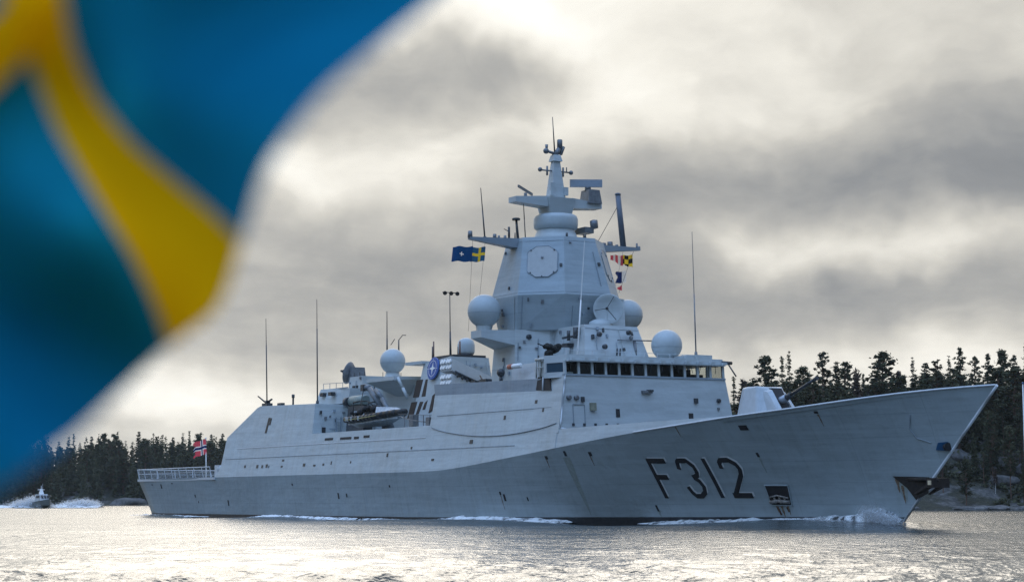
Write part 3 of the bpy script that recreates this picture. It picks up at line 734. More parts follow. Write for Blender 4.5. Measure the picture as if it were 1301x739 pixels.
mb = MB(); mb.hexa([(128.05, -.42, 4.92), (128.75, -.22, 4.88), (128.8, .05, 4.88), (128.05, .05, 4.92)], [(128.4, -.56, 5.38), (129.0, -.46, 5.42), (129.05, .05, 5.42), (128.4, .05, 5.38)]); bl = mb.build('bow_cowl', bluem, hull)
mb = MB(); mb.lathe((128.78, -.22, 5.12), [(.24, 0), (.27, .3)], 14, 0, (.95, -.25, -.05)); mb.build('cowl_mouth', darkm, bl)
mb = MB(); mb.path([(x, -hull_y(x, z) - .03, z) for x, z in ((127.0, 7.2), (126.6, 6.3), (126.9, 5.7), (127.8, 5.4))], .035, 5); mb.build('cable', paint_dark, hull)

# flight-deck rail, nets and staff
def rail_line(pts, z0, lean):
    return [(x + lean[0], y + lean[1], z0) for x, y in pts]
def make_rail(name, pts, lean):
    P0 = [Vector((x, y, 4.25)) for x, y in pts]; P1 = [Vector((x + lean[0], y + lean[1], 5.33)) for x, y in pts]
    m = MB(); m.path([tuple(p) for p in P1], .055, 5); m.path([tuple(a.lerp(b, .52)) for a, b in zip(P0, P1)], .03, 4)
    r_ = m.build(name, paint_light, S)
    first = None
    for a, b in zip(P0, P1):
        if first is None:
            m = MB(); m.tube((0, 0, 0), tuple(b - a), .05, .04, 5); first = m.build('post', paint_light, r_); first.location = a
        else:
            c = first.copy(); col.objects.link(c); c.parent = r_; c.location = a
    m = MB(); m.add([tuple(a.lerp(b, .04)) for a, b in zip(P0, P1)] + [tuple(a.lerp(b, .96)) for a, b in zip(P0, P1)], [(i, i + 1, len(P0) + i + 1, len(P0) + i) for i in range(len(P0) - 1)])
    m.build('safety_net', NET, r_); return r_
nm = MT('safety netting', .9); v = nm.coord()
bw = nm.n('ShaderNodeTexBrick'); bw.offset = 0; bw.inputs['Scale'].default_value = 5; bw.inputs['Mortar Size'].default_value = .03; bw.inputs['Brick Width'].default_value = .5; bw.inputs['Row Height'].default_value = .5
nm.l(v, bw.inputs['Vector']); nm.base((.38, .40, .41)); tr = nm.n('ShaderNodeBsdfTransparent'); x_ = nm.n('ShaderNodeMixShader'); x_.inputs[0].default_value = .22
nm.l(tr.outputs[0], x_.inputs[1]); nm.l(nm.b.outputs[0], x_.inputs[2]); nm.l(x_.outputs[0], nm.out.inputs[0]); NET = nm.m
make_rail('railing', [(X, -kb(X) + .05) for X in np.linspace(.3, 24.3, 11)], (0, -.25))
make_rail('railing', [(X, kb(X) - .05) for X in np.linspace(.3, 24.3, 11)], (0, .25))
make_rail('railing', [(.15, y) for y in np.linspace(-7.8, 7.8, 8)], (-.25, 0))
mb = MB(); mb.hexa([(0, -7.95, 3.95), (25.4, -8.46, 3.95), (25.4, 8.46, 3.95), (0, 7.95, 3.95)], [(-.02, -7.97, 4.22), (25.4, -8.48, 4.22), (25.4, 8.48, 4.22), (-.02, 7.97, 4.22)]); mb.build('deck_edge', paint_light, S)
mb = MB(); mb.tube((1.5, 0, 4.2), (1.2, 0, 9.1), .07, .05, 8); mb.ball((1.2, 0, 9.15), .1, n=10, m=6); mb.build('flagstaff', whitem, S)
mb = MB(); mb.box(24.6, 25.6, -8.15, -7.5, 4.25, 5.5); mb.tube((25.3, -7.9, 5.0), (26.2, -7.2, 5.2), .45, .45, 12); mb.build('deck_locker', paint_light, S)

# hangar roof gear
mb = MB(); mb.hexa([(43.2, -5.0, 11.2), (49.2, -4.2, 11.15), (49.2, 3.4, 11.15), (43.2, 3.4, 11.2)], [(43.7, -4.6, 12.75), (49.2, -4.0, 12.65), (49.2, 3.2, 12.65), (43.7, 3.2, 12.75)]); rb_ = mb.build('roof_house', paint_top, S)
for x in (44.3, 46.2):
    mb = MB(); mb.box(x, x + .7, -4.98, -4.5, 12.0, 12.35); mb.build('vent', steeld, rb_)
mb = MB(); mb.hexa([(46.0, -3.0, 8.2), (49.75, -3.0, 8.2), (49.75, 3.0, 8.2), (46.0, 3.0, 8.2)], [(46.7, -2.85, 13.85), (49.6, -2.85, 13.85), (49.6, 2.85, 13.85), (46.7, 2.85, 13.85)]); dh = mb.build('deckhouse', paint_top, S)
mb = MB(); mb.hexa([(47.2, -3.0, 11.55), (48.4, -3.0, 11.55), (48.7, -2.95, 12.95), (47.5, -2.95, 12.95)], [(47.2, -2.8, 11.55), (48.4, -2.8, 11.55), (48.7, -2.75, 12.95), (47.5, -2.75, 12.95)]); mb.build('door', darkm, dh)
mb = MB()
for x, y in ((47, -2.5), (48.2, -2.5), (49.3, -2.5), (49.3, -.5), (49.3, 1.5)): mb.tube((x, y, 13.85), (x, y, 14.3), .03, .03, 4)
mb.build('stanchion', steeld, dh)
mb = MB(); mb.box(43.2, 49.2, -4.25, -4.2, 12.65, 12.75); mb.path([(43.9, -4.4, 13.3), (49, -4.0, 13.2)], .03, 4)
for x in np.linspace(43.9, 49, 5): mb.tube((x, -4.4 + (x - 43.9) * .078, 12.7), (x, -4.4 + (x - 43.9) * .078, 13.3), .03, .03, 4)
mb.build('guard_rail', paint_dark, rb_)
# bay bulkhead trim and ladder
mb = MB(); mb.box(48.62, 48.70, -5.9, -5.2, 8.6, 8.7); mb.box(48.62, 48.72, -5.25, -5.15, 8.2, 9.8); mb.box(48.62, 48.72, -4.75, -4.65, 8.2, 9.8)
for z in np.arange(8.4, 9.8, .3): mb.tube((48.68, -5.2, z), (48.68, -4.7, z), .03, .03, 4)
mb.build('ladder', paint_dark, sup)
mb = MB(); mb.box(48.6, 48.72, -6.7, -6.35, 8.25, 8.8); mb.build('hatch', darkm, sup)

def radome(x, y, zc, r, zb, rb, name='radome', label=None, mat=None, flat=.0):
    m = MB(); cut = .55; m.ball((x, y, zc), r, n=32, m=20, cut=cut if not flat else flat)
    zlow = zc + r * math.sin(-math.pi / 2 + (cut if not flat else flat)); rl = r * math.cos(-math.pi / 2 + (cut if not flat else flat))
    m.lathe((x, y, 0), [(rl, zlow), (rl * .99, zlow - .02), ], 32)
    o = m.build(name, mat or paint_dome, S); tag(o, label)
    m = MB(); m.lathe((x, y, 0), [(rb, zb), (rb, zb + .1), (min(rl, r) * 1.0, zlow + .01)], 28); m.build('pedestal', paint_top, o); return o
radome(80.4, -6.6, 17.45, 1.40, 15.7, .62, label='large radome on the outrigger beside the mast')
radome(82.1, 6.6, 17.62, 1.33, 15.7, .62)
radome(91.75, 4.0, 14.25, 1.26, 12.9, 1.0)
radome(54.4, -2.0, 15.0, 1.22, 13.15, .85)
m = MB(); m.lathe((61.7, 2.0, 0), [(.40, 14.5), (.44, 15.2), (.78, 15.45), (.82, 15.6), (.82, 16.2), (.70, 16.62), (.45, 16.82), (.15, 16.9)], 28); rd = m.build('radome', paint_dome, S)
m = MB(); m.lathe((61.7, 2.0, 0), [(.36, 14.9), (.76, 15.42)], 20); m.build('pedestal', steeld, rd)

# hexagonal sponson under the aft radome and its house
mb = MB(); mb.hexa([(50.0, -1.6, 8.2), (58.3, -1.6, 8.2), (58.3, 2.5, 8.2), (50.0, 2.5, 8.2)], [(49.8, -1.6, 13.3), (58.3, -1.6, 13.3), (58.3, 2.5, 13.3), (49.8, 2.5, 13.3)]); mh = mb.build('deckhouse', paint_top, S)
mb = MB(); mb.hexa([(54.6, -1.6, 11.6), (57.4, -1.6, 11.6), (57.6, 0, 11.7), (54.6, 0, 11.7)], [(52.2, -3.7, 13.0), (58.4, -3.9, 12.95), (58.6, -1, 13.1), (51.2, -1, 13.1)]); mb.hexa([(52.2, -3.7, 13.0), (58.4, -3.9, 12.95), (58.6, -1, 13.1), (51.2, -1, 13.1)], [(52.2, -3.7, 13.35), (58.4, -3.9, 13.3), (58.6, -1, 13.35), (51.2, -1, 13.35)]); mb.build('sponson', paint_top, mh)
mb = MB(); mb.hexa([(58.2, -2.6, 14.35), (61.2, -2.4, 14.35), (61.2, .5, 14.35), (58.2, .5, 14.35)], [(58.2, -2.6, 14.62), (61.2, -2.4, 14.62), (61.2, .5, 14.62), (58.2, .5, 14.62)]); mb.path([(58.4, -3.5, 13.2), (58.9, -3.2, 12.2), (59.3, -2.9, 11.2)], .16, 8); mb.build('catwalk', paint_top, mh)

# illuminator dish aft, seen half from behind
def dish(c, axis, r, name, dm, fm):
    ax = Vector(axis).normalized(); m = MB(); m.lathe(c, [(r * .15, -.30), (r * .75, -.20), (r, .12), (r * 1.03, .16), (r, .18), (r * .72, -.02), (r * .2, -.16)], 32, 0, axis)
    o = m.build(name, dm, S); cc = Vector(c)
    m = MB(); a = ax.orthogonal().normalized(); b = ax.cross(a)
    for t in (.5, 2.6, 4.7): m.tube(cc + r * .92 * (math.cos(t) * a + math.sin(t) * b) + ax * .1, cc + ax * r * .85, .03, .03, 4)
    m.tube(cc + ax * r * .72, cc + ax * r * .95, .14, .1, 10); m.build('feed_horn', steeld, o); return o
d1 = dish((42.6, -.9, 14.55), (-.75, -.55, .25), 1.12, 'radar_dish', plain('dark grey dish', (.15, .16, .17), .5), None)
mb = MB(); mb.lathe((43.2, -.5, 0), [(.7, 11.2), (.55, 13.4), (.4, 13.8)], 16); mb.hexa([(42.6, -1.3, 13.6), (44.0, -1.3, 13.6), (44.0, .3, 13.6), (42.6, .3, 13.6)], [(42.7, -1.2, 15.1), (43.8, -1.2, 15.1), (43.8, .2, 15.1), (42.7, .2, 15.1)]); mb.build('dish_mount', steel, d1)

# funnel block with louvres and the alliance roundel
fb = [(59.9, -3.0, 8.2), (66.6, -2.75, 8.2), (66.6, 2.75, 8.2), (59.9, 3.0, 8.2)]; ft = [(60.9, -2.05, 14.35), (66.0, -2.0, 14.75), (66.0, 2.0, 14.75), (60.9, 2.05, 14.35)]
mb = MB(); mb.hexa(fb, ft); fun = mb.build('funnel', paint_top, S)
def on_funnel(q, mat, name, out=.05):
    m = MB(); f = lambda x, z, o: (x, -(3.0 - .155 * (z - 8.2)) - o - .0 + .02 * (x - 60), z)
    m.hexa([f(x, z, -.1) for x, z in q], [f(x, z, out) for x, z in q]); return m.build(name, mat, fun)
for q in ([(59.75, 11.27), (60.9, 11.27), (61.25, 12.9), (60.05, 12.88)], [(61.4, 11.27), (62.45, 11.28), (63.05, 12.86), (61.75, 12.86)], [(59.2, 9.35), (60.25, 9.35), (60.72, 10.86), (59.6, 10.84)], [(60.75, 9.6), (61.35, 9.7), (61.95, 10.80), (61.25, 10.82)],
          [(61.95, 10.05), (62.45, 10.05), (62.9, 11.33), (62.45, 11.33)], [(63.2, 9.7), (63.85, 9.9), (64.0, 11.8), (63.55, 11.6)]):
    on_funnel(q, brownm, 'louvre')
for q in ([(61.8, 13.85), (63.0, 13.8), (62.95, 14.02), (61.75, 14.05)], [(65.1, 12.3), (65.8, 12.3), (65.8, 12.5), (65.1, 12.5)], [(64.4, 11.15), (65.6, 11.2), (65.6, 11.4), (64.4, 11.35)]): on_funnel(q, steeld, 'grille', .06)
ro = MB(); ctr = Vector((63.4, -2.33, 13.77)); ro.lathe(ctr + Vector((0, .05, 0)), [(1.02, 0), (1.05, .14), (1.0, .16)], 36, 0, (0, -1, .155)); rnd = ro.build('roundel', plain('roundel blue', (.035, .10, .34), .5, 0, .05), fun)
up = Vector((0, .155, 1)).normalized(); rt_ = Vector((1, 0, 0)); nn_ = Vector((0, -1, .155)).normalized()
st = MB()
def rp(a, b): return ctr + rt_ * a + up * b + nn_ * .14
for k in range(4):
    t = k * math.pi / 2; c_, s_ = math.cos(t), math.sin(t); f = lambda u, v: rp(u * c_ - v * s_, u * s_ + v * c_)
    st.add([f(0, 0), f(.13, -.13), f(.62, 0), f(.13, .13)], [(0, 1, 2, 3)]); st.add([f(.66, -.025), f(.92, -.025), f(.92, .025), f(.66, .025)], [(0, 1, 2, 3)])
ringv = []
for i in range(49):
    t = i / 48 * 2 * math.pi; ringv += [rp(.70 * math.cos(t), .70 * math.sin(t)), rp(.75 * math.cos(t), .75 * math.sin(t))]
for i in range(48):
    if i % 12 in (0, 11): continue
    st.add([ringv[2 * i], ringv[2 * i + 2], ringv[2 * i + 3], ringv[2 * i + 1]], [(0, 1, 2, 3)])
st.build('compass_star', whitem, rnd)
mb = MB(); mb.box(62.2, 66.0, -1.7, 1.7, 14.6, 14.95); mb.build('exhaust_cap', steeld, fun)
for (x, y, z0, h, r) in ((61.0, -1.2, 14.4, 1.6, .07), (63.2, .3, 14.7, 1.2, .06)): mb = MB(); mb.tube((x, y, z0), (x, y, z0 + h), r, r * .7, 6); mb.build('antenna_stub', steeld, fun)

# canister launcher: crossed boxes with pale muzzle ends
lau = MB(); lau.box(69.4, 72.4, -4.6, -.4, 10.4, 11.3); lau.hexa([(69.7, -4.4, 11.3), (71.9, -4.4, 11.3), (71.9, -.8, 11.3), (69.7, -.8, 11.3)], [(69.9, -4.0, 12.6), (71.7, -4.0, 12.6), (71.7, -1.2, 11.5), (69.9, -1.2, 11.5)])
launcher = lau.build('missile_launcher', steel, S)
def can(y0, z0, y1, z1, x0, x1, h):
    m = MB(); m.hexa([(x0, y0, z0 - h), (x1, y0, z0 - h), (x1, y1, z1 - h), (x0, y1, z1 - h)], [(x0, y0, z0), (x1, y0, z0), (x1, y1, z1), (x0, y1, z1)]); return m
for zt in (0, -1.35):
    for i in range(2):
        x0 = 69.85 + i * 1.05; o = can(-5.05, 14.12 + zt, -1.1, 12.62 + zt, x0, x0 + 1.0, .58 if False else 1.08).build('canister', paint_light, launcher)
        for k in range(2):
            for l_ in range(2):
                xx = x0 + .27 + .46 * k; zz = 14.12 + zt - .28 - .50 * l_
                m = MB(); m.lathe((xx, -5.02, zz), [(.22, 0), (.22, .12), (.19, .14)], 14, 0, (0, -.935, .355)); m.build('muzzle_cap', whitem, o)
mb = MB()
for i in range(8): t = i / 7; mb.tube((72.0, -4.6 + 3.4 * t, 12.78 - 1.28 * t), (72.15, -4.6 + 3.4 * t, 12.45 - 1.28 * t), .12, .09, 6)
mb.path([(72.05, -4.8, 12.95), (72.05, -1.2, 11.55)], .1, 6); mb.build('frame_rail', steeld, launcher)

# lower deckhouse below the mast with outriggers
WL_ = [(84.2, -2.5), (82.7, -5.0), (82.0, -7.75)]
mb = MB(); b0 = [(78.6, -5.05), (82.75, -5.05), (84.3, -2.5), (84.3, 2.5), (82.75, 5.05), (78.6, 5.05)]; b1 = [(79.3, -4.9), (82.68, -4.9), (84.2, -2.5), (84.2, 2.5), (82.68, 4.9), (79.3, 4.9)]
mb.hexa([(x, y, 10.3) for x, y in b0], [(x, y, 15.8) for x, y in b1]); house = mb.build('mast_house', paint_top, S)
for sgn in (-1, 1):
    mb = MB(); mb.hexa([(79.1, sgn * 4.9, 14.35), (82.70, sgn * 4.9, 14.5), (81.95, sgn * 7.75, 15.12), (80.2, sgn * 7.75, 15.12)], [(79.1, sgn * 4.9, 15.78), (82.66, sgn * 4.9, 15.78), (81.95, sgn * 7.75, 15.72), (80.2, sgn * 7.75, 15.72)]); mb.build('outrigger', paint_top, house)
mb = MB(); mb.hexa([(84.0, -2.1, 12.8), (90.7, -3.2, 12.8), (90.7, 3.2, 12.8), (84.0, 2.1, 12.8)], [(84.0, -2.05, 15.86), (89.7, -2.6, 15.82), (89.7, 2.5, 15.82), (84.0, 2.05, 15.86)]); fh = mb.build('deckhouse', paint_top, S)
mb = MB(); mb.box(84.1, 88.6, 2.0, 3.4, 12.8, 15.7); mb.build('side_locker', paint_top, fh)
mb = MB(); mb.box(87.2, 88.0, -3.2, -2.5, 14.1, 14.4); mb.tube((88.1, -3.1, 14.6), (88.1, -3.1, 15.4), .14, .14, 8); mb.tube((89.0, -3.0, 14.7), (89.0, -3.0, 15.6), .2, .2, 8); mb.path([(86.8, -2.85, 14.9), (89.3, -3.1, 14.9)], .1, 6); mb.build('equipment_bracket', steeld, fh)
for x, y, z in ((84.35, -1.5, 15.1), (83.3, -4.0, 15.2), (90.35, -1.6, 15.0), (90.4, 1.2, 15.25), (90.7, -1.3, 14.0)):
    mb = MB(); mb.lathe((x - .1, y, z), [(.2, 0), (.22, .22), (.1, .3)], 12, 0, (1, 0, 0)); mb.build('lamp_fitting', steeld, fh)
mb = MB(); mb.tube((90.4, 1.9, 13.0), (90.2, 1.9, 14.6), .16, .13, 8); mb.path([(90.3, .2, 14.62), (90.3, 3.9, 14.7)], .06, 6); mb.ball((90.3, 1.5, 14.85), .18, n=10, m=6); mb.build('searchlight_mast', steel, fh)
mb = MB()
for x, y in ((90.75, -.2), (90.75, .1)): mb.tube((x, y, 13.2), (x + .1, y, 13.9), .07, .07, 6)
mb.build('pipe_fitting', steeld, fh)
# canvas-covered gun mount against the house front
mb = MB(); r_ = random.Random(3)
for i in range(16): mb.ball((91.2 + r_.uniform(-.5, .5), -6.6 + r_.uniform(-.45, .45), 13.55 + r_.uniform(-.35, .3)), r_.uniform(.18, .36), (1, 1, .8), 8, 5)
mb.tube((91.0, -6.9, 13.7), (91.6, -8.1, 13.9), .06, .05, 6); mb.tube((91.2, -6.6, 12.6), (91.2, -6.6, 13.4), .15, .12, 8)
mb.build('machine_gun', plain('black canvas', (.012, .014, .013), .9), S)
# pelorus and small gear on the missile deck
mb = MB(); mb.tube((83.2, -6.6, 11.0), (83.2, -6.6, 12.0), .16, .13, 8); mb.ball((83.2, -6.6, 12.15), .34, n=14, m=9); mb.build('pelorus', steeld, S)
mb = MB(); mb.tube((80.6, -6.6, 11.2), (79.7, -6.6, 12.1), .09, .07, 6); mb.box(80.1, 81.2, -6.9, -6.3, 11.2, 11.75); mb.box(78.6, 79.4, -6.9, -6.4, 11.2, 11.7); mb.build('winch', steeld, S)
mb = MB(); mb.lathe((85.4, -6.6, 12.55), [(.12, -1.1), (.2, -1.0), (.2, 1.0), (.12, 1.1)], 14, 0, (1, 0, 0)); lr = mb.build('life_raft_canister', whitem, S)
mb = MB(); mb.lathe((85.4, -6.6, 12.55), [(.21, -.9), (.21, -.2)], 14, 0, (1, 0, 0)); mb.build('orange_band', orange, lr)
mb = MB(); mb.hexa([(83.2, -5.6, 11.0), (90.4, -6.4, 11.0), (90.4, -3, 11.0), (83.2, -3, 11.0)], [(83.2, -5.55, 12.75), (90.4, -6.2, 12.75), (90.4, -3, 12.75), (83.2, -3, 12.75)]); mb.build('wing_house', naval_paint('pale wing paint', (.50, .53, .54), .25, False), S)

# the mast: tapering octagon with fixed radar arrays
def octo(cx_, rx, ry, f1, f2, z): return [(cx_ + rx, -f1, z), (cx_ + rx, f1, z), (cx_ + f2, ry, z), (cx_ - f2, ry, z), (cx_ - rx, f1, z), (cx_ - rx, -f1, z), (cx_ - f2, -ry, z), (cx_ + f2, -ry, z)]
A0, A1, A2 = octo(81.1, 4.25, 4.75, 1.75, 1.5, 15.75), octo(81.1, 5.15, 5.05, 2.27, 2.2, 18.62), octo(81.1, 3.75, 4.0, 1.52, 1.3, 23.6)
mb = MB(); mb.add(A0 + A1 + A2, [tuple(range(8)), tuple(range(16, 24))] + [(j * 8 + i, j * 8 + (i + 1) % 8, j * 8 + 8 + (i + 1) % 8, j * 8 + 8 + i) for j in range(2) for i in range(8)])
mast = mb.build('mast', naval_paint('mast paint', (.30, .355, .38), .3, False), S)
def face_frame(i):
    a, b, c, d = (Vector(q) for q in (A1[i], A1[(i + 1) % 8], A2[(i + 1) % 8], A2[i])); o = (a + b + c + d) / 4
    u = (b - a).normalized(); w = ((c + d) - (a + b)).normalized(); n_ = u.cross(w).normalized()
    if n_.dot(o - Vector((81.1, 0, o.z))) < 0: n_ = -n_
    return o, u, w, n_
for i in (7, 1, 3, 5):
    o, u, w, n_ = face_frame(i); o = o + w * .35; Rr_ = 1.42; ring = []
    pts = [(-.78, 1.2), (-.55, 1.38), (.55, 1.38), (.78, 1.2), (1.2, .95), (1.3, .78), (1.3, -.78), (1.2, -.95), (.78, -1.2), (.55, -1.38), (-.55, -1.38), (-.78, -1.2), (-1.2, -.95), (-1.3, -.78), (-1.3, .78), (-1.2, .95)]
    m = MB(); m.hexa([o + u * a + w * b - n_ * .1 for a, b in pts], [o + u * a + w * b + n_ * .05 for a, b in pts]); ap = m.build('radar_array', beige, mast)
    m = MB(); q = pts + [pts[0]]; m.path([tuple(o + u * a + w * b + n_ * .05) for a, b in q], .032, 5); m.build('array_rim', paint_dark, ap)
    m = MB()
    for a, b in ((-1.0, 1.0), (1.0, 1.0), (1.0, -1.0), (-1.0, -1.0), (0, -1.34)): m.tube(o + u * a + w * b, o + u * a + w * b + n_ * .12, .06, .06, 6)
    m.build('array_bolts', steeld, ap)
# base collar, ring, head
mb = MB(); mb.lathe((81.1, 0, 0), [(2.05, 23.55), (1.85, 24.0), (1.5, 24.85), (1.48, 25.0)], 32); mb.build('mast_collar', paint_top, mast)
mb = MB(); mb.lathe((81.1, 0, 0), [(1.5, 24.62), (1.7, 24.64), (1.86, 24.8), (1.9, 25.05), (1.9, 25.55), (1.8, 25.8), (1.6, 25.92), (1.2, 25.95)], 40); mb.build('antenna_ring', paint_dome, mast)
mb = MB(); mb.hexa([(80.2, -1.05, 25.9), (82.0, -1.05, 25.9), (82.0, 1.05, 25.9), (80.2, 1.05, 25.9)], [(79.9, -1.3, 27.3), (82.3, -1.3, 27.3), (82.3, 1.3, 27.3), (79.9, 1.3, 27.3)]); head = mb.build('mast_head', paint_top, mast)
for sgn in (-1, 1):
    mb = MB(); mb.hexa([(80.4, sgn * 1.2, 26.5), (81.9, sgn * 1.2, 26.5), (81.7, sgn * 4.3, 26.72), (80.5, sgn * 4.3, 26.72)], [(80.4, sgn * 1.2, 27.4), (81.9, sgn * 1.2, 27.4), (81.7, sgn * 4.3, 27.18), (80.5, sgn * 4.3, 27.18)]); mb.build('radar_platform', paint_top, mast)
mb = MB(); mb.hexa([(80.55, -.68, 27.25), (81.65, -.68, 27.25), (81.65, .68, 27.25), (80.55, .68, 27.25)], [(80.85, -.30, 30.55), (81.35, -.30, 30.55), (81.35, .30, 30.55), (80.85, .30, 30.55)]); mb.box(81.5, 81.8, -.9, -.55, 27.5, 28.6); mb.box(81.5, 81.8, .5, .85, 27.6, 28.3); spire = mb.build('topmast', paint_top, mast)
mb = MB(); mb.hexa([(80.68, -.46, 30.55), (81.52, -.46, 30.55), (81.52, .46, 30.55), (80.68, .46, 30.55)], [(80.8, -.32, 31.1), (81.4, -.32, 31.1), (81.4, .32, 31.1), (80.8, .32, 31.1)]); mb.build('topmast_cap', paint_top, spire)
mb = MB(); mb.tube((81.1, -1.55, 29.72), (81.1, 1.5, 29.72), .075, .075, 6); mb.ball((81.1, -1.55, 29.75), .2, n=10, m=6); mb.ball((81.1, 1.55, 29.72), .2, n=10, m=6)
for y in (-.85, .75): mb.tube((81.1, y, 29.3), (81.1, y, 30.1), .09, .09, 6)
mb.tube((81.1, 1.1, 29.7), (81.1, 1.1, 30.15), .05, .05, 5); mb.build('crossarm', steel, spire)
mb = MB(); mb.tube((81.1, -.1, 31.0), (81.1, .45, 31.85), .28, .2, 8); mb.tube((81.1, .1, 31.2), (81.1, -.85, 31.4), .14, .12, 8); mb.lathe((81.1, .42, 31.7), [(.24, 0), (.24, .75), (.18, .8)], 12); mb.ball((81.1, -.95, 31.4), .26, n=10, m=6); mb.tube((81.1, -.9, 31.4), (81.1, -.9, 31.95), .1, .14, 6); mb.tube((81.1, .5, 31.2), (81.1, .75, 31.9), .16, .2, 6); mb.build('sensor_cluster', steel, spire)
mb = MB(); mb.tube((81.1, -.08, 31.2), (81.1, -.3, 34.4), .07, .03, 6); mb.build('whip_antenna', steeld, spire)
# navigation radar bar on the starboard arm, big search scanner on the port arm
mb = MB(); mb.tube((81.1, -3.0, 27.2), (81.1, -3.0, 27.62), .16, .14, 8); nr = mb.build('nav_radar', steel, mast)
mb = MB(); mb.hexa([(81.75, -4.15, 27.92), (81.9, -4.1, 27.92), (80.65, -2.0, 27.52), (80.5, -2.05, 27.52)], [(81.75, -4.15, 28.12), (81.9, -4.1, 28.12), (80.65, -2.0, 27.72), (80.5, -2.05, 27.72)]); mb.build('scanner_bar', steel, nr)
mb = MB(); mb.hexa([(80.5, 2.75, 27.1), (82.0, 2.75, 27.1), (82.0, 4.15, 27.1), (80.5, 4.15, 27.1)], [(80.6, 2.9, 28.3), (81.9, 2.9, 28.3), (81.9, 3.95, 28.3), (80.6, 3.95, 28.3)]); mb.tube((81.3, 3.15, 28.25), (81.3, 3.1, 28.75), .3, .22, 10); sr = mb.build('search_radar', steel, mast)
mb = MB(); mb.hexa([(80.55, 1.75, 28.55), (80.8, 1.65, 28.55), (82.1, 4.1, 28.55), (81.85, 4.2, 28.55)], [(80.55, 1.75, 29.2), (80.8, 1.65, 29.2), (82.1, 4.1, 29.2), (81.85, 4.2, 29.2)]); mb.build('scanner_panel', plain('scanner blue grey', (.27, .31, .36), .5, 0, .05), sr)
mb = MB(); mb.box(81.0, 82.6, 2.0, 2.9, 24.4, 24.9); mb.lathe((82.3, 2.75, 25.15), [(.36, 0), (.42, .3), (.36, .62)], 14, 0, (.6, .75, .1)); mb.build('camera_head', steel, mast)
# yards
mb = MB(); mb.hexa([(80.6, -3.8, 22.75), (81.8, -3.8, 22.75), (81.3, -8.45, 23.28), (80.9, -8.45, 23.28)], [(80.6, -3.8, 23.6), (81.8, -3.8, 23.6), (81.3, -8.45, 23.5), (80.9, -8.45, 23.5)]); y1 = mb.build('yardarm', paint_dark, mast)
mb = MB(); mb.hexa([(80.6, 3.8, 22.95), (81.8, 3.8, 22.95), (81.3, 8.55, 23.42), (80.9, 8.55, 23.42)], [(80.6, 3.8, 23.6), (81.8, 3.8, 23.6), (81.3, 8.55, 23.66), (80.9, 8.55, 23.66)]); y2 = mb.build('yardarm', paint_dark, mast)
for par, items in ((y1, [((-8.35), .22, .5), (-6.0, .18, .4), (-5.0, .14, .35), (-5.6, .12, .3)]), (y2, [(8.3, .1, .55), (4.8, .3, .35), (5.5, .28, .5), (6.2, .15, .3), (8.45, .2, .3)])):
    for y, r__, h in items: MB().tube((81.1, y, 23.45), (81.1, y, 23.5 + h), r__, r__ * .85, 8).build('yard_fitting', steel, par)
def whip(name, p0, p1, r0, r1, mat, par, knee=.55):
    m = MB(); a, b = Vector(p0), Vector(p1); m.tube(a, a + (b - a) * .04, r0 * 2.2, r0 * 2.0, 8); m.tube(a, a.lerp(b, knee), r0, r0 * .8, 6); m.tube(a.lerp(b, knee), b, r1 * 1.6, r1, 5); return m.build(name, mat, par)
whip('whip_antenna', (81.1, -6.94, 23.45), (81.1, -7.35, 27.7), .07, .03, steeld, mast)
whip('whip_antenna', (81.1, -3.0, 23.6), (81.1, -3.2, 26.8), .05, .03, steeld, mast)
mb = MB(); mb.tube((81.1, -3.74, 23.6), (81.1, -3.9, 25.2), .13, .10, 8); mb.lathe((81.1, -3.92, 25.2), [(.34, 0), (.36, .15), (.3, .2)], 12); mb.tube((81.1, -4.6, 23.5), (81.1, -4.62, 24.6), .1, .1, 6); mb.tube((81.1, -4.62, 24.2), (81.1, -5.1, 24.4), .04, .03, 5); mb.build('signal_lamp', steeld, mast)
mb = MB(); mb.tube((81.1, 6.9, 23.5), (81.1, 6.35, 28.2), .27, .24, 12); mb.lathe((81.1, 6.35, 28.15), [(.26, 0), (.28, .1), (.2, .18)], 12); mb.build('pole_antenna', plain('dark blue grey pole', (.10, .12, .15), .5, 0, .1), mast)
MB().tube((81.1, 6.4, 27.3), (81.1, 4.3, 24.0), .025, .025, 4).build('stay', steeld, mast)
for x, y, h, r__ in ((81.4, -4.2, .5, .06), (81.4, 3.2, .5, .06), (81.4, 2.6, 1.1, .04), (84.5, -1.0, .35, .12), (84.5, .8, .35, .12)): MB().tube((x, y, 23.6), (x, y, 23.6 + h), r__, r__ * .7, 6).build('antenna_stub', steeld, mast)
# forward illuminator dish with its box mount
d2 = dish((87.2, 1.35, 17.45), (.72, -.62, -.05), 1.22, 'radar_dish', paint_top, None)
mb = MB(); mb.hexa([(85.3, 1.2, 15.8), (87.2, 1.2, 15.8), (87.2, 3.0, 15.8), (85.3, 3.0, 15.8)], [(85.2, 1.4, 18.4), (86.9, 1.5, 18.5), (86.6, 3.3, 18.4), (85.0, 3.2, 18.4)]); mb.lathe((86.6, .9, 0), [(1.1, 15.8), (.9, 16.4), (.5, 16.6)], 18); mb.build('dish_mount', paint_top, d2)

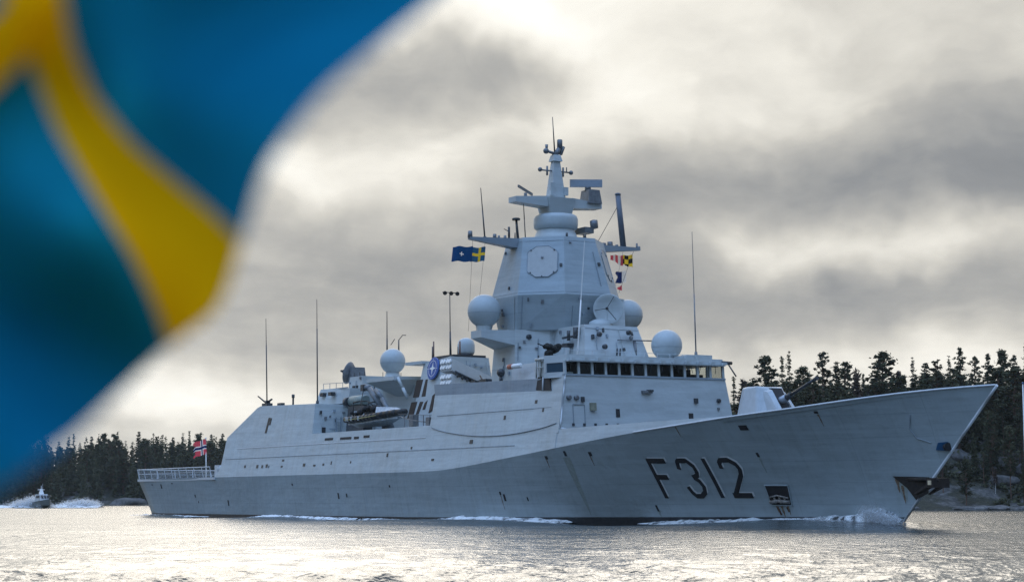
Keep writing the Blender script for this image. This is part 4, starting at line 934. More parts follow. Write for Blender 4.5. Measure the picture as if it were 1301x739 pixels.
# bridge: sill wall, window band with mullions, roof with visor
def fx(y, z): return 94.35 + .085 * (y + 7.9) - .085 * (z - 7.2)
def hw(z): return 7.9 - .165 * (z - 7.2)
def front_block(z0, z1, xb, out=0.0, yo=0.0):
    r_ = []
    for z in (z0, z1): y = hw(z) + yo; r_.append([(xb, -y, z), (fx(-y, z) + out, -y, z), (fx(y, z) + out, y, z), (xb, y, z)])
    m = MB(); m.hexa(r_[0], r_[1]); return m
ZS, ZT = 11.45, 12.5
bridge = front_block(6.9, ZS, 90.2).build('bridge', paint_top, S)
rf = front_block(ZT, 12.98, 90.0, .12, .05); rf.build('bridge_roof', paint_top, bridge)
mb = MB(); r_ = []
for z, o in ((12.42, .42), (12.52, .45)): y = hw(z); r_.append([(94.0, -y, z), (fx(-y, z) + o, -y, z), (fx(y, z) + o, y, z), (94.0, y, z)])
mb.hexa(r_[0], r_[1]); 
for y in np.linspace(-6.7, 6.9, 13): mb.box(fx(y, 12.6) + .1, fx(y, 12.6) + .42, y - .07, y + .35, 12.53, 12.72)
mb.build('visor', paint_top, bridge)
front_block(ZS - .12, ZS + .02, 93.8, .07, .02).build('window_sill', paint_dark, bridge)
mb = MB(); mb.box(90.4, 94.2, 4.2, 6.4, 12.98, 13.3); mb.box(93.2, 94.4, 5.0, 6.6, 12.98, 13.35); mb.build('roof_locker', paint_top, bridge)
ny = 12; ys0, ys1 = -hw(12) + .02, hw(12) - .02
for i in range(ny):
    a = ys0 + (ys1 - ys0) * i / ny; b = ys0 + (ys1 - ys0) * (i + 1) / ny; g_ = .12
    m = MB(); m.add([(fx(a + g_, ZS) - .06, a + g_, ZS), (fx(b - g_, ZS) - .06, b - g_, ZS), (fx(b - g_, ZT) - .06, b - g_, ZT), (fx(a + g_, ZT) - .06, a + g_, ZT)], [(0, 1, 2, 3)]); wn = m.build('window', GLASSES[(i * 5 + i // 3) % 3], bridge)
    m = MB(); yw = a + (.35 + .12 * math.sin(i * 2.3)) * (b - a); m.path([(fx(yw, ZT) + .05, yw, ZT - .02), (fx(yw, ZS) + .04, yw + .25 * math.sin(i * 1.7), ZS + .35)], .022, 4); m.build('wiper', steeld, wn)
for i in range(ny + 1):
    y = ys0 + (ys1 - ys0) * i / ny; w_ = .10
    mull = MB(); mull.hexa([(fx(y - w_, ZS) - .16, y - w_, ZS), (fx(y - w_, ZS), y - w_, ZS), (fx(y + w_, ZS), y + w_, ZS), (fx(y + w_, ZS) - .16, y + w_, ZS)], [(fx(y - w_, ZT) - .16, y - w_, ZT), (fx(y - w_, ZT), y - w_, ZT), (fx(y + w_, ZT), y + w_, ZT), (fx(y + w_, ZT) - .16, y + w_, ZT)]); mull.build('window_frame', paint_top, bridge)
# port and starboard window bands, back wall, dark consoles inside
for sgn in (-1, 1):
    y = hw(12)
    for x in (90.3, 91.6, 92.9): MB().box(x, x + .14, sgn * y - .1, sgn * y + .1, ZS, ZT).build('window_frame', paint_top, bridge)
    for x in (90.44, 91.74, 93.04):
        m = MB(); x1 = x + 1.16 if x < 93 else fx(sgn * y, 12) - .1; m.add([(x, sgn * y, ZS), (x1, sgn * y, ZS), (x1, sgn * y, ZT), (x, sgn * y, ZT)], [(0, 1, 2, 3)]); m.build('window', glass, bridge)
mb = MB(); mb.box(90.0, 90.2, -6.9, 6.9, ZS, ZT); mb.box(90.3, 92.6, -6.6, 4.2, ZS, ZT - .02); mb.box(92.6, 93.4, -6.4, 6.4, ZS, ZS + .38)
for y in (3.2, 4.7, 5.6): mb.box(91.8, 92.3, y, y + .35, ZS, ZS + .85)
mb.build('console', darkm, bridge)
# bridge wing on the starboard side with its big bluish pane and ladder opening
mb = MB(); mb.hexa([(91.9, -7.75, 11.2), (93.9, -7.2, 11.2), (93.9, -6.3, 11.2), (91.9, -6.3, 11.2)], [(91.9, -7.75, 11.62), (93.9, -7.12, 11.62), (93.9, -6.3, 11.62), (91.9, -6.3, 11.62)])
mb.hexa([(91.9, -7.75, 12.35), (93.9, -7.1, 12.35), (93.9, -6.3, 12.35), (91.9, -6.3, 12.35)], [(91.9, -7.7, 12.95), (93.9, -7.05, 12.95), (93.9, -6.3, 12.95), (91.9, -6.3, 12.95)])
mb.box(91.85, 92.15, -7.72, -6.4, 11.6, 12.36); wing = mb.build('bridge_wing', paint_top, bridge)
mb = MB(); mb.hexa([(92.1, -7.62, 11.62), (93.95, -7.05, 11.62), (93.9, -6.9, 11.62), (92.1, -7.45, 11.62)], [(92.1, -7.62, 12.36), (93.95, -7.05, 12.36), (93.9, -6.9, 12.36), (92.1, -7.45, 12.36)]); mb.build('wing_window', plain('blue reflecting pane', (.012, .05, .085), .3, 0, .05), wing)
mb = MB(); mb.hexa([(90.15, -7.42, 10.35), (92.5, -7.48, 10.25), (92.1, -7.3, 11.3), (90.15, -7.24, 11.4)], [(90.15, -7.2, 10.35), (92.5, -7.2, 10.25), (92.1, -7.1, 11.3), (90.15, -7.05, 11.4)]); op = mb.build('wing_opening', darkm, wing)
mb = MB(); mb.tube((91.3, -7.48, 10.3), (91.1, -7.32, 11.35), .07, .07, 6); mb.build('opening_post', paint_light, op)
mb = MB()
for x in (90.2, 90.8, 91.5, 91.9): mb.tube((x, -7.4, 11.3), (x, -7.4, 12.75), .07, .07, 6)
mb.path([(90.1, -7.4, 12.75), (92.0, -7.5, 12.72)], .12, 6); mb.path([(90.1, -7.4, 12.1), (92.0, -7.5, 12.1)], .04, 6); mb.box(90.3, 91.7, -7.3, -7.2, 11.4, 12.6); mb.build('wing_rail', plain('pale weathered rail', (.42, .44, .42), .6), wing)
mb = MB(); mb.path([(fx(-7.6, z) + .06, -hw(z) + .08, z) for z in np.linspace(7.3, 11.4, 8)], .06, 6); mb.path([(94.3, -7.85, 7.3), (94.9, -7.4, 7.12), (95.6, -6.6, 7.2)], .06, 6); mb.build('pipe', paint_light, bridge)
# fittings on the front wall
def onf(y, z, w, h, mat, name, d=.1, round_=False):
    m = MB()
    if round_: m.lathe((fx(y, z) - .02, y, z), [(w, 0), (w, d), (w * .6, d + .03)], 14, 0, (1, 0, 0))
    else: m.hexa([(fx(y - w, z - h) - .05, y - w, z - h), (fx(y + w, z - h) - .05, y + w, z - h), (fx(y + w, z + h) - .05, y + w, z + h), (fx(y - w, z + h) - .05, y - w, z + h)], [(fx(y - w, z - h) + d, y - w, z - h), (fx(y + w, z - h) + d, y + w, z - h), (fx(y + w, z + h) + d, y + w, z + h), (fx(y - w, z + h) + d, y - w, z + h)])
    m.build(name, mat, bridge)
onf(-2.7, 8.5, .17, .32, darkm, 'scuttle', .04); onf(3.85, 8.25, .2, .36, darkm, 'scuttle', .04)
onf(-4.9, 8.95, .24, .3, plain('brass bell fitting', (.22, .22, .16), .5), 'wall_fitting', .22)
onf(-.1, 10.2, .42, .1, steel, 'wall_lamp', .3); onf(.15, 10.3, .2, .08, steeld, 'wall_lamp', .4)
onf(4.35, 9.6, .16, .2, steeld, 'wall_fitting', .15, False); onf(6.45, 9.65, .17, .2, steeld, 'wall_fitting', .2, True); onf(6.4, 9.0, .09, .1, steel, 'wall_fitting', .1)
for y in (-6.95, -6.3): onf(y, 9.62, .19, .2, steel, 'wall_lamp', .25, True)
onf(-5.75, 9.5, .13, .2, steeld, 'wall_lamp', .15)
for y in np.linspace(-6.6, 6.9, 15): onf(y + .05 * math.sin(7 * y), 7.62 + .012 * y, .09, .10, steeld, 'deck_fitting', .08)
mb = MB(); w_, z0, z1 = .5, 7.5, 9.1
for y in (-6.6, -5.6): mb.tube((fx(y, z0) + .04, y, z0), (fx(y, z1) + .04, y, z1), .03, .03, 4)
mb.tube((fx(-6.6, z1) + .04, -6.6, z1), (fx(-5.6, z1) + .04, -5.6, z1), .04, .04, 4); mb.build('access_hatch', paint_dark, bridge)
mb = MB()
for y in np.linspace(-6.8, 6.6, 12): mb.tube((93.7, y, 12.98), (93.7, y, 13.35), .03, .03, 4)
mb.path([(93.7, -6.8, 13.35), (93.9, 6.6, 13.35)], .025, 4); mb.build('roof_rail', paint_light, bridge)
mb = MB(); mb.path([(95.2, 6.95, 12.7), (95.3, 7.5, 12.65), (96.1, 7.7, 11.6)], .06, 6); mb.tube((95.2, 6.9, 12.72), (95.25, 7.9, 12.72), .16, .14, 8); mb.build('side_lamp', steeld, bridge)

# gun forward
cx0 = 109.8
gun = MB()
gb = [(108.0, -1.35), (109.0, -1.85), (111.1, -1.75), (112.6, -.55), (112.6, .55), (111.1, 1.75), (109.0, 1.85), (108.0, 1.35)]
gt = [(108.4, -.95), (109.2, -1.25), (110.4, -1.15), (110.9, -.50), (110.9, .50), (110.4, 1.15), (109.2, 1.25), (108.4, .95)]
gun.hexa([(x, y, 7.1) for x, y in gb], [(x, y, z) for (x, y), z in zip(gt, (9.85, 9.8, 9.92, 9.75, 9.75, 9.92, 9.8, 9.85))])
TUR = plain('grey gun shield', (.42, .455, .475), .45, 0, .06); turret = gun.build('gun_turret', TUR, S)
bv = turret.modifiers.new('bevel', 'BEVEL'); bv.width = .16; bv.segments = 3
mb = MB(); mb.hexa([(111.2, -.5, 7.6), (112.55, -.42, 7.6), (112.55, .42, 7.6), (111.2, .5, 7.6)], [(110.6, -.5, 9.72), (111.25, -.42, 9.70), (111.25, .42, 9.70), (110.6, .5, 9.72)]); mb.build('gun_slot', darkm, turret)
for sgn in (-1, 1):
    mb = MB(); mb.hexa([(111.0, sgn * .46, 7.2), (113.2, sgn * .5, 7.2), (113.2, sgn * .95, 7.2), (111.0, sgn * 1.2, 7.2)], [(110.6, sgn * .46, 9.75), (111.3, sgn * .46, 9.55), (111.2, sgn * .8, 9.4), (110.5, sgn * .9, 9.6)]); c_ = mb.build('turret_cheek', TUR, turret)
mb = MB(); mb.tube((111.0, 0, 8.55), (112.4, 0, 9.0), .34, .26, 12); mb.build('gun_mantlet', plain('worn gun metal', (.30, .33, .37), .35, .4), turret)
gbm = MB(); gbm.tube((112.3, 0, 8.95), (112.9, 0, 9.17), .22, .2, 12); gbm.tube((112.9, 0, 9.17), (115.5, 0, 10.10), .13, .10, 12); gbm.tube((115.4, 0, 10.06), (115.8, 0, 10.2), .14, .14, 10); gbm.build('gun_barrel', steeld, turret)
mb = MB(); mb.lathe((109.8, 0, 0), [(2.1, 7.0), (2.1, 7.25), (1.9, 7.4)], 28); mb.build('gun_ring', paint_top, turret)

# tall whips and light mast
whip('whip_antenna', (34.9, -6.6, 11.3), (34.3, -6.6, 20.5), .075, .025, steeld, S, .7)
whip('whip_antenna', (47.3, -6.6, 11.0), (46.9, -6.6, 21.4), .075, .025, steeld, S, .72)
whip('whip_antenna', (94.0, 5.3, 13.2), (93.6, 5.3, 23.4), .06, .022, steel, S, .5)
whip('whip_antenna', (90.2, -3.6, 12.9), (90.9, -3.3, 22.4), .075, .03, whitem, S, .5)
whip('whip_antenna', (51.6, -1.2, 15.6), (51.5, -1.2, 20.1), .09, .035, steeld, S, .4)
mb = MB(); mb.tube((53.1, -.7, 15.8), (53.1, -.7, 17.2), .08, .06, 6)
mb.path([(53.1, -.7, 17.2), (53.9, -.7, 17.6), (54.6, -.7, 17.55)], .04, 5); mb.path([(51.8, -.9, 16.8), (52.6, -.9, 17.3)], .04, 5); mb.build('antenna_stub', steeld, S)
mb = MB(); mb.tube((64.2, -1.0, 14.7), (64.1, -1.0, 17.2), .12, .07, 8); mb.tube((64.1, -1.0, 17.2), (64.0, -1.0, 20.75), .05, .04, 6); mb.path([(64.0, -1.75, 20.8), (64.0, -.05, 20.8)], .045, 6); fl = mb.build('light_mast', steeld, S)
for y in (-1.6, -.95, -.30):
    m = MB(); m.lathe((64.15, y, 20.72), [(.12, -.14), (.19, 0), (.19, .14)], 12, 0, (1, -.3, -.2)); m.build('floodlight', blackm, fl)
mb = MB(); mb.tube((62.0, -1.6, 14.6), (62.0, -1.6, 16.4), .08, .07, 6); mb.tube((65.6, -.8, 14.6), (65.6, -.8, 16.2), .09, .08, 6); mb.build('antenna_stub', plain('reddish brown stub', (.16, .09, .07), .6), S)
# small gear at the hangar's after corner
mb = MB(); mb.tube((34.6, -6.4, 11.4), (34.6, -6.4, 12.0), .3, .26, 10); mb.tube((34.3, -6.5, 11.8), (33.2, -6.9, 12.5), .09, .07, 6); mb.tube((34.6, -6.4, 11.85), (36.1, -6.6, 12.05), .12, .1, 6); mb.box(34.0, 35.4, -6.8, -6.2, 11.35, 11.7); mb.build('aft_camera', steeld, S)
mb = MB(); mb.tube((40.8, -6.3, 11.25), (40.8, -6.3, 12.3), .1, .1, 6); mb.tube((40.8, -6.3, 12.0), (40.8, -6.3, 12.35), .16, .16, 8); mb.box(37.5, 38.5, -6.6, -6.2, 11.3, 11.6); mb.build('vent_pipe', steeld, S)
# davit over the boat and canister on the bay roof edge
mb = MB(); mb.hexa([(59.2, -5.4, 8.2), (60.2, -5.4, 8.2), (60.2, -4.6, 8.2), (59.2, -4.6, 8.2)], [(57.8, -5.5, 10.6), (58.7, -5.5, 10.5), (58.7, -4.7, 10.5), (57.8, -4.7, 10.6)]); mb.path([(58.2, -5.1, 10.4), (56.2, -5.3, 12.2), (55.3, -5.5, 12.4)], .28, 8); mb.path([(60.2, -5.0, 9.4), (58.6, -5.2, 11.2), (57.4, -5.3, 12.0)], .22, 8); dav = mb.build('davit', plain('davit grey', (.13, .15, .165), .5), S)
mb = MB(); mb.tube((55.4, -5.5, 12.4), (55.4, -5.9, 10.6), .04, .04, 5); mb.box(55.1, 55.7, -5.75, -5.4, 12.0, 12.6); mb.build('hook_line', steeld, dav)
mb = MB(); mb.lathe((52.4, -4.6, 11.25), [(.42, -1.55), (.52, -1.4), (.52, 1.4), (.42, 1.55)], 18, 0, (1, 0, 0)); lr2 = mb.build('life_raft_canister', canister, S)
mb = MB(); mb.hexa([(50.6, -5.1, 8.3), (54.4, -5.1, 8.3), (54.4, -4.1, 8.3), (50.6, -4.1, 8.3)], [(50.9, -5.0, 10.75), (54.2, -5.0, 10.75), (54.2, -4.2, 10.75), (50.9, -4.2, 10.75)]); mb.tube((50.3, -4.9, 11.2), (50.9, -4.9, 11.2), .45, .45, 10); mb.build('raft_cradle', steeld, lr2)
mb = MB()
for x in np.linspace(67.5, 72.3, 5): mb.tube((x, -7.4, 8.15), (x, -7.4, 9.1), .035, .035, 4)
mb.path([(66.0, -7.1, 9.2), (68.4, -7.3, 8.8), (72.6, -7.35, 8.4)], .05, 5); mb.path([(66.0, -7.3, 9.4), (72.6, -7.4, 9.05)], .025, 4); mb.box(71.7, 72.3, -7.5, -7.0, 8.2, 8.9); mb.box(67.2, 67.9, -6.8, -6.2, 8.2, 9.3); mb.build('bay_rail', steel, S)
mb = MB()
for i, (x, y, z) in enumerate(((66.8, -4.2, 8.3), (68.2, -4.8, 8.2), (69.6, -5.2, 8.2), (70.6, -4.4, 8.2))): mb.box(x, x + .9, y, y + .8, z, z + .9 + .4 * (i % 2))
mb.build('deck_gear', steel, S)
# pipes, boxes and seams that break up the big plain faces
rg = random.Random(12)
def lerp3(a, b, t): return tuple(p + (q - p) * t for p, q in zip(a, b))
def on_quad(q, u, v, out=0.0):
    a = Vector(lerp3(lerp3(q[0], q[1], u), lerp3(q[3], q[2], u), v)); n_ = (Vector(q[1]) - Vector(q[0])).cross(Vector(q[3]) - Vector(q[0])).normalized()
    return a + n_ * out
def dress(q, par, boxes, pipes, seams=()):
    w_ = (Vector(q[1]) - Vector(q[0])).length; h_ = (Vector(q[3]) - Vector(q[0])).length
    for i in range(boxes):
        u, v = rg.uniform(.08, .9), rg.uniform(.08, .9); du, dv = rg.uniform(.10, .28) / w_, rg.uniform(.12, .34) / h_
        MB().hexa([on_quad(q, u, v, -.02), on_quad(q, u + du, v, -.02), on_quad(q, u + du, v + dv, -.02), on_quad(q, u, v + dv, -.02)], [on_quad(q, u, v, .14), on_quad(q, u + du, v, .14), on_quad(q, u + du, v + dv, .14), on_quad(q, u, v + dv, .14)]).build('junction_box', rg.choice([steel, paint_dark, steeld]), par)
    for i in range(pipes):
        u = rg.uniform(.08, .92); v0 = rg.uniform(0, .3); v1 = rg.uniform(.5, 1.0)
        MB().path([tuple(on_quad(q, u, v0, .05)), tuple(on_quad(q, u, v1, .05))], .035, 5).build('conduit', rg.choice([paint_dark, paint_top]), par)
    for v in seams: MB().path([tuple(on_quad(q, .01, v, .005)), tuple(on_quad(q, .99, v, .005))], .018, 4).build('weld_seam', paint_dark, par)
for i in (7, 0, 6):
    dress([A1[i], A1[(i + 1) % 8], A2[(i + 1) % 8], A2[i]], mast, 2, 1 if i == 0 else 0, (.04, .93)); dress([A0[i], A0[(i + 1) % 8], A1[(i + 1) % 8], A1[i]], mast, 3, 1, (.5,))
dress([(90.72, -3.2, 12.98), (90.72, 3.2, 12.98), (89.72, 2.5, 15.8), (89.72, -2.6, 15.8)], fh, 7, 3, (.9,))
dress([(84.0, -2.1, 12.9), (90.7, -3.2, 12.9), (89.7, -2.6, 15.8), (84.0, -2.05, 15.8)], fh, 6, 3)
dress([(82.76, -5.05, 12.9), (84.3, -2.5, 12.9), (84.22, -2.5, 15.7), (82.7, -4.9, 15.7)], house, 4, 2)
dress([(78.7, -5.04, 11.3), (82.7, -5.04, 11.3), (82.66, -4.92, 14.3), (79.1, -4.92, 14.3)], house, 3, 2, (.45,))
dress([(66.62, -2.7, 11.2), (66.62, 2.7, 11.2), (66.02, 2.0, 14.7), (66.02, -2.0, 14.7)], fun, 6, 4, (.6, .8))
dress([(46.2, -3.02, 11.4), (49.7, -3.02, 11.4), (49.6, -2.87, 13.8), (46.6, -2.87, 13.8)], dh, 3, 1)
dress([(49.77, -3.0, 11.2), (49.77, 0, 11.2), (49.63, 0, 13.8), (49.63, -2.85, 13.8)], dh, 4, 2)
dress([(48.64, -7.4, 8.4), (48.64, -4, 8.4), (48.3, -4, 11.0), (48.3, -7.1, 11.0)], sup, 6, 3)
for p_, c_, r_ in (('radome', (80.4, -6.6, 17.45), 1.40), ('radome', (82.1, 6.6, 17.62), 1.33), ('radome', (91.75, 4.0, 14.25), 1.26), ('radome', (54.4, -2.0, 15.0), 1.22)):
    own = [o for o in ship.children if o.name.startswith('radome') and (Vector(o.bound_box[0]) + Vector(o.bound_box[6])).length and abs((Vector(o.bound_box[0]).x + Vector(o.bound_box[6]).x) / 2 - c_[0]) < .2 and abs((Vector(o.bound_box[0]).y + Vector(o.bound_box[6]).y) / 2 - c_[1]) < .2][0]
    m = MB(); m.lathe((c_[0], c_[1], c_[2] - .18), [(r_ * .995 + .004, -.015), (r_ * .995 + .008, 0), (r_ * .995 + .004, .015)], 40); m.build('seam_ring', paint_dark, own)
# ------------------------------------------------------------------ flags
F_BLUE, F_YEL = cloth('flag blue', color=(.006, .225, .40), translucent=.6), cloth('flag yellow', color=(1.0, .56, .004), translucent=.6)
F_RED, F_WHITE, F_NAVY = cloth('ensign red', color=(.60, .09, .12)), cloth('ensign white', color=(.75, .74, .72)), cloth('ensign blue', color=(.015, .03, .12))
F_BLACK, F_SY = cloth('signal black', color=(.015, .015, .015)), cloth('signal yellow', color=(.75, .55, .05)); F_DB = cloth('alliance blue', color=(.012, .06, .17)); F_CB = cloth('courtesy blue', color=(.03, .11, .22))
def make_flag(name, at, along, w, h, idx, mats, wave=.12, phase=0.0, droop=0.0, nu=26, nv=16, shape=None, tilt=0.0):
    a = Vector(along).normalized(); side = Vector((-a.y, a.x, 0)).normalized(); vs = []; fs = []; mi = []
    for i in range(nu + 1):
        for j in range(nv + 1):
            u, v = i / nu, j / nv
            off = math.sin(u * 7.5 + v * 1.4 + phase) * wave * w * (.25 + u) * .5
            z = -h * (1 - v) - droop * h * u * u + .03 * h * math.sin(u * 9 + phase)
            p = a * (u * w * (1 - .05 * math.sin(u * 7 + phase))) + side * off + Vector((tilt * (1 - v), 0, z)); vs.append(p)
    for i in range(nu):
        for j in range(nv):
            u, v = (i + .5) / nu, (j + .5) / nv
            k = idx(u, v)
            if k is None: continue
            q = i * (nv + 1) + j; fs.append((q, q + nv + 1, q + nv + 2, q + 1)); mi.append(k)
    me = bpy.data.meshes.new(name); me.from_pydata(vs, [], fs)
    for m in mats: me.materials.append(m)
    me.polygons.foreach_set('material_index', mi); me.polygons.foreach_set('use_smooth', [True] * len(fs))
    o = bpy.data.objects.new(name, me); col.objects.link(o); o.location = at; return o
def norway(u, v):
    if u > .70 and abs(v - .5) > .10 and (1 - abs(v - .5) * 2) < (u - .70) / .30 * .9 and abs(v - .5) < .34: return None
    if u > .74 and .12 < abs(v - .5) < .12 + (u - .74) * .7: return None
    x, y = abs(u - .34), abs(v - .5)
    if x < .045 or y < .065: return 2
    if x < .095 or y < .14: return 1
    return 0
e = make_flag('ensign_flag', SW(1.27, 0, 8.95), (-.96, -.1, 0), 1.6, 1.75, norway, [F_RED, F_WHITE, F_NAVY], .3, .6, .3, 40, 40, tilt=.12); tag(e, 'red swallow-tailed naval ensign with white and blue cross on the stern staff', 'flag')
def swede(u, v): return 1 if (abs(u - .38) < .075 or abs(v - .5) < .11) else 0
def alliance(u, v):
    x, y = (u - .5) * 1.5, v - .5
    return 1 if (abs(x) + abs(y) < .22 and abs(x) * abs(y) < .0022) else 0
p_ = SW(81.1, -8.07, 22.72); tag(make_flag('flag', p_, (-.98, .1, 0), 1.75, 1.25, alliance, [F_DB, F_WHITE], .16, 2.0, -.02, 40, 30, tilt=-.1), 'dark blue alliance flag flying from the starboard yard', 'flag', 'flags on the starboard yard')
p_ = SW(81.1, -6.86, 22.75); tag(make_flag('flag', p_, (-.97, .15, 0), 1.28, 1.2, swede, [F_CB, F_SY], .16, .4, .05, 40, 30, tilt=-.1), 'small blue and yellow cross flag flying from the starboard yard', 'flag', 'flags on the starboard yard')
def ybq(u, v): return 0 if ((int(u * 2.999) + int(v * 2.999)) % 2 == 0) else 1
tag(make_flag('signal_flag', SW(81.1, 7.85, 23.0), (-.97, .1, 0), 1.05, 1.1, lambda u, v: None if v < u * .35 else ybq(u, v), [F_SY, F_BLACK], .2, 1.0, .05), 'yellow and black chequered signal flag on the port yard', 'flag', 'signal flags on the port halyard')
tag(make_flag('signal_flag', SW(81.1, 6.85, 22.9), (-.97, .1, 0), 1.1, .95, lambda u, v: None if (v < u * .6) else int(u * 4.99) % 2, [F_RED, F_WHITE], .2, 2.4, -.08), 'red and white striped pennant beside the chequered signal flag', 'flag', 'signal flags on the port halyard')
tag(make_flag('signal_flag', SW(81.1, 7.15, 21.55), (-.95, .1, 0), .95, 1.0, lambda u, v: None if (u > .7 and abs(v - .5) < (u - .7) * 1.2) else (1 if u < .4 else 0), [F_NAVY, F_WHITE], .2, .2, .1), 'white and dark blue swallow-tailed signal flag', 'flag', 'signal flags on the port halyard')
tag(make_flag('signal_flag', SW(81.1, 6.72, 20.3), (-.95, .1, 0), .42, .5, lambda u, v: None if abs(v - .5) > .5 * (1 - u * .8) else 0, [F_RED], .2, .2, .1), 'tiny red pennant lowest on the signal halyard', 'flag', 'signal flags on the port halyard')
mb = MB(); mb.tube(SW(81.1, 8.0, 23.45), SW(81.1, 6.4, 19.6), .02, .02, 4); mb.tube(SW(81.1, 6.9, 23.4), SW(83.5, 3.6, 16.5), .015, .015, 4); hl = mb.build('signal_halyard', steeld); tag(hl, 'thin halyard carrying signal flags down from the port yard', 'rope')
mb = MB(); mb.tube(SW(81.1, -8.1, 23.3), SW(79.5, -7.6, 15.8), .016, .016, 4); mb.tube(SW(81.1, -6.9, 23.3), SW(80.5, -7.4, 15.8), .016, .016, 4); hl = mb.build('signal_halyard', steeld); tag(hl, 'thin halyard hanging from the starboard yard to the outrigger', 'rope')

# the big out-of-focus flag close to the camera: one sheet of cloth blowing in the wind
def near_flag():
    U = [0, .3, .45, .55, .65, .78, .9, .97, 1]; V = [0, .2, .42, .5, .58, .7, .8, 1]
    lo = [(-70, -160), (12, 0), (40, 70), (48, 88), (76, 162), (122, 243), (172, 326), (204, 400), (214, 438)]
    hi = [(0, -230), (52, -95), (76, -20), (88, 60), (116, 128), (166, 190), (236, 247), (284, 284), (306, 310)]
    fly = [(-70, 665), (94, 556), (214, 438), (282, 396), (306, 310), (338, 212), (408, 118), (640, -72)]
    g = []
    for ui, u in enumerate(U):
        row = []
        for vi, v in enumerate(V):
            if v == .5: t_ = max(0, (u - .6) / .4) ** 2; b, f0 = ((lo[ui][0] + hi[ui][0]) / 2 + 20 * t_, (lo[ui][1] + hi[ui][1]) / 2 + 22 * t_), fly[3]
            elif v < .5: b, f0 = lo[ui], fly[2]
            else: b, f0 = hi[ui], fly[4]
            row.append((b[0] + fly[vi][0] - f0[0], b[1] + fly[vi][1] - f0[1]))
        g.append(row)
    G = np.array(g, float); nu, nv = 110, 120; us = np.linspace(0, 1, nu + 1); vs_ = np.linspace(0, 1, nv + 1)
    tmp = np.stack([np.stack([np.interp(us, U, G[:, j, c]) for j in range(len(V))], 1) for c in range(2)], -1)
    pts = np.stack([np.stack([np.interp(vs_, V, tmp[i, :, c]) for i in range(nu + 1)]) for c in range(2)], -1)
    k = np.hanning(15); k /= k.sum()
    for c in range(2):      # the cloth has no corners inside
        for ax in (0, 1): pts[..., c] = np.apply_along_axis(lambda q: np.convolve(np.pad(q, 7, mode='reflect', reflect_type='odd'), k, 'valid'), ax, pts[..., c])
    verts = []
    for i in range(nu + 1):
        for j in range(nv + 1):
            u, v = us[i], vs_[j]
            d = 1.38 + .16 * (v - .5) + .10 * math.sin(u * 8.0 + v * 2.0 + .6) + .11 * math.sin(v * 10 - u * 4 + 1.2) * (.5 + u)
            if v < .42: d -= .05 * math.exp(-((u - .72 + (.42 - v) * .2) / .1) ** 2) * sstep(.42, .3, v) if False else 0
            dr = px_dir(*pts[i, j]); verts.append(Vector((0, 0, CAMH)) + dr * (d / dr.y))
    base = Vector(verts[0]); fs = []; mi = []
    for i in range(nu):
        for j in range(nv):
            u, v = (us[i] + us[i + 1]) / 2, (vs_[j] + vs_[j + 1]) / 2
            q = i * (nv + 1) + j; fs.append((q, q + nv + 1, q + nv + 2, q + 1)); mi.append(1 if (.42 < v < .58 or .3 < u < .45) else 0)
    me = bpy.data.meshes.new('cross_flag'); me.from_pydata([v - base for v in verts], [], fs)
    me.materials.append(F_BLUE); me.materials.append(F_YEL); me.polygons.foreach_set('material_index', mi); me.polygons.foreach_set('use_smooth', [True] * len(fs))
    o = bpy.data.objects.new('cross_flag', me); col.objects.link(o); o.location = base
    tag(o, 'large blue flag with yellow cross blowing close in the foreground', 'flag'); return o
near_flag()

# ------------------------------------------------------------------ the ship's boat in its bay
bt = empty('rigid_inflatable_boat', SW(55.7, -6.2, 8.25), SROT); bt.scale = (.88, 1, .95); tag(bt, 'grey rigid inflatable boat with black tubes stowed in the bay amidships', 'boat')
# local: x forward 0..10.6
mb = MB(); vs = []; q = np.linspace(0, 10.6, 16)
for x in q:
    t = x / 10.6; b = 1.15 * (1 - max(0, t - .55) ** 2 / .2025 * .95); k = .28 + .95 * max(0, t - .55) ** 2 / .2; ch = .75 + .45 * t ** 2
    vs += [(x, -b, ch + .15), (x, -b * .82, ch - .1 + .05 * t), (x, 0, k), (x, b * .82, ch - .1 + .05 * t), (x, b, ch + .15)]
mb.add(vs, [(5 * i + j, 5 * i + 5 + j, 5 * i + 6 + j, 5 * i + j + 1) for i in range(15) for j in range(4)] + [(0, 1, 2, 3, 4)] + [(5 * i, 5 * i + 4, 5 * i + 9, 5 * i + 5) for i in range(15)]); bh = mb.build('hull', greyboat, bt)
mb = MB()
for sgn in (-1, 1):
    pts = [(x, sgn * 1.18 * (1 - max(0, x / 10.6 - .55) ** 2 / .2025 * .93), 1.05 + .45 * (x / 10.6) ** 2) for x in np.linspace(-.3, 10.7, 14)]; mb.path(pts, .30, 10)
    for p in pts: mb.ball(p, .30, n=10, m=6)
mb.build('inflatable_tube', rubber, bt)
for sgn in (-1, 1): MB().path([(x, sgn * 1.47 * (1 - max(0, x / 10.6 - .55) ** 2 / .2025 * .93), 1.02 + .45 * (x / 10.6) ** 2) for x in np.linspace(0, 10, 12)], .04, 5).build('grab_line', plain('worn yellow line', (.35, .30, .12), .7), bt)
mb = MB(); mb.path([(x, -1.02 * (1 - max(0, x / 10.6 - .55) ** 2 / .2025 * .95), .62 + .42 * (x / 10.6) ** 2) for x in np.linspace(0, 9.8, 12)], .10, 6); mb.build('spray_rail', tarp, bh)
mb = MB(); mb.hexa([(2.4, -.55, 1.1), (4.6, -.5, 1.1), (4.6, .5, 1.1), (2.4, .55, 1.1)], [(2.8, -.45, 2.2), (4.1, -.4, 2.3), (4.1, .4, 2.3), (2.8, .45, 2.2)]); mb.build('console', plain('black console', (.02, .02, .022), .5), bt)
mb = MB(); r_ = random.Random(2)
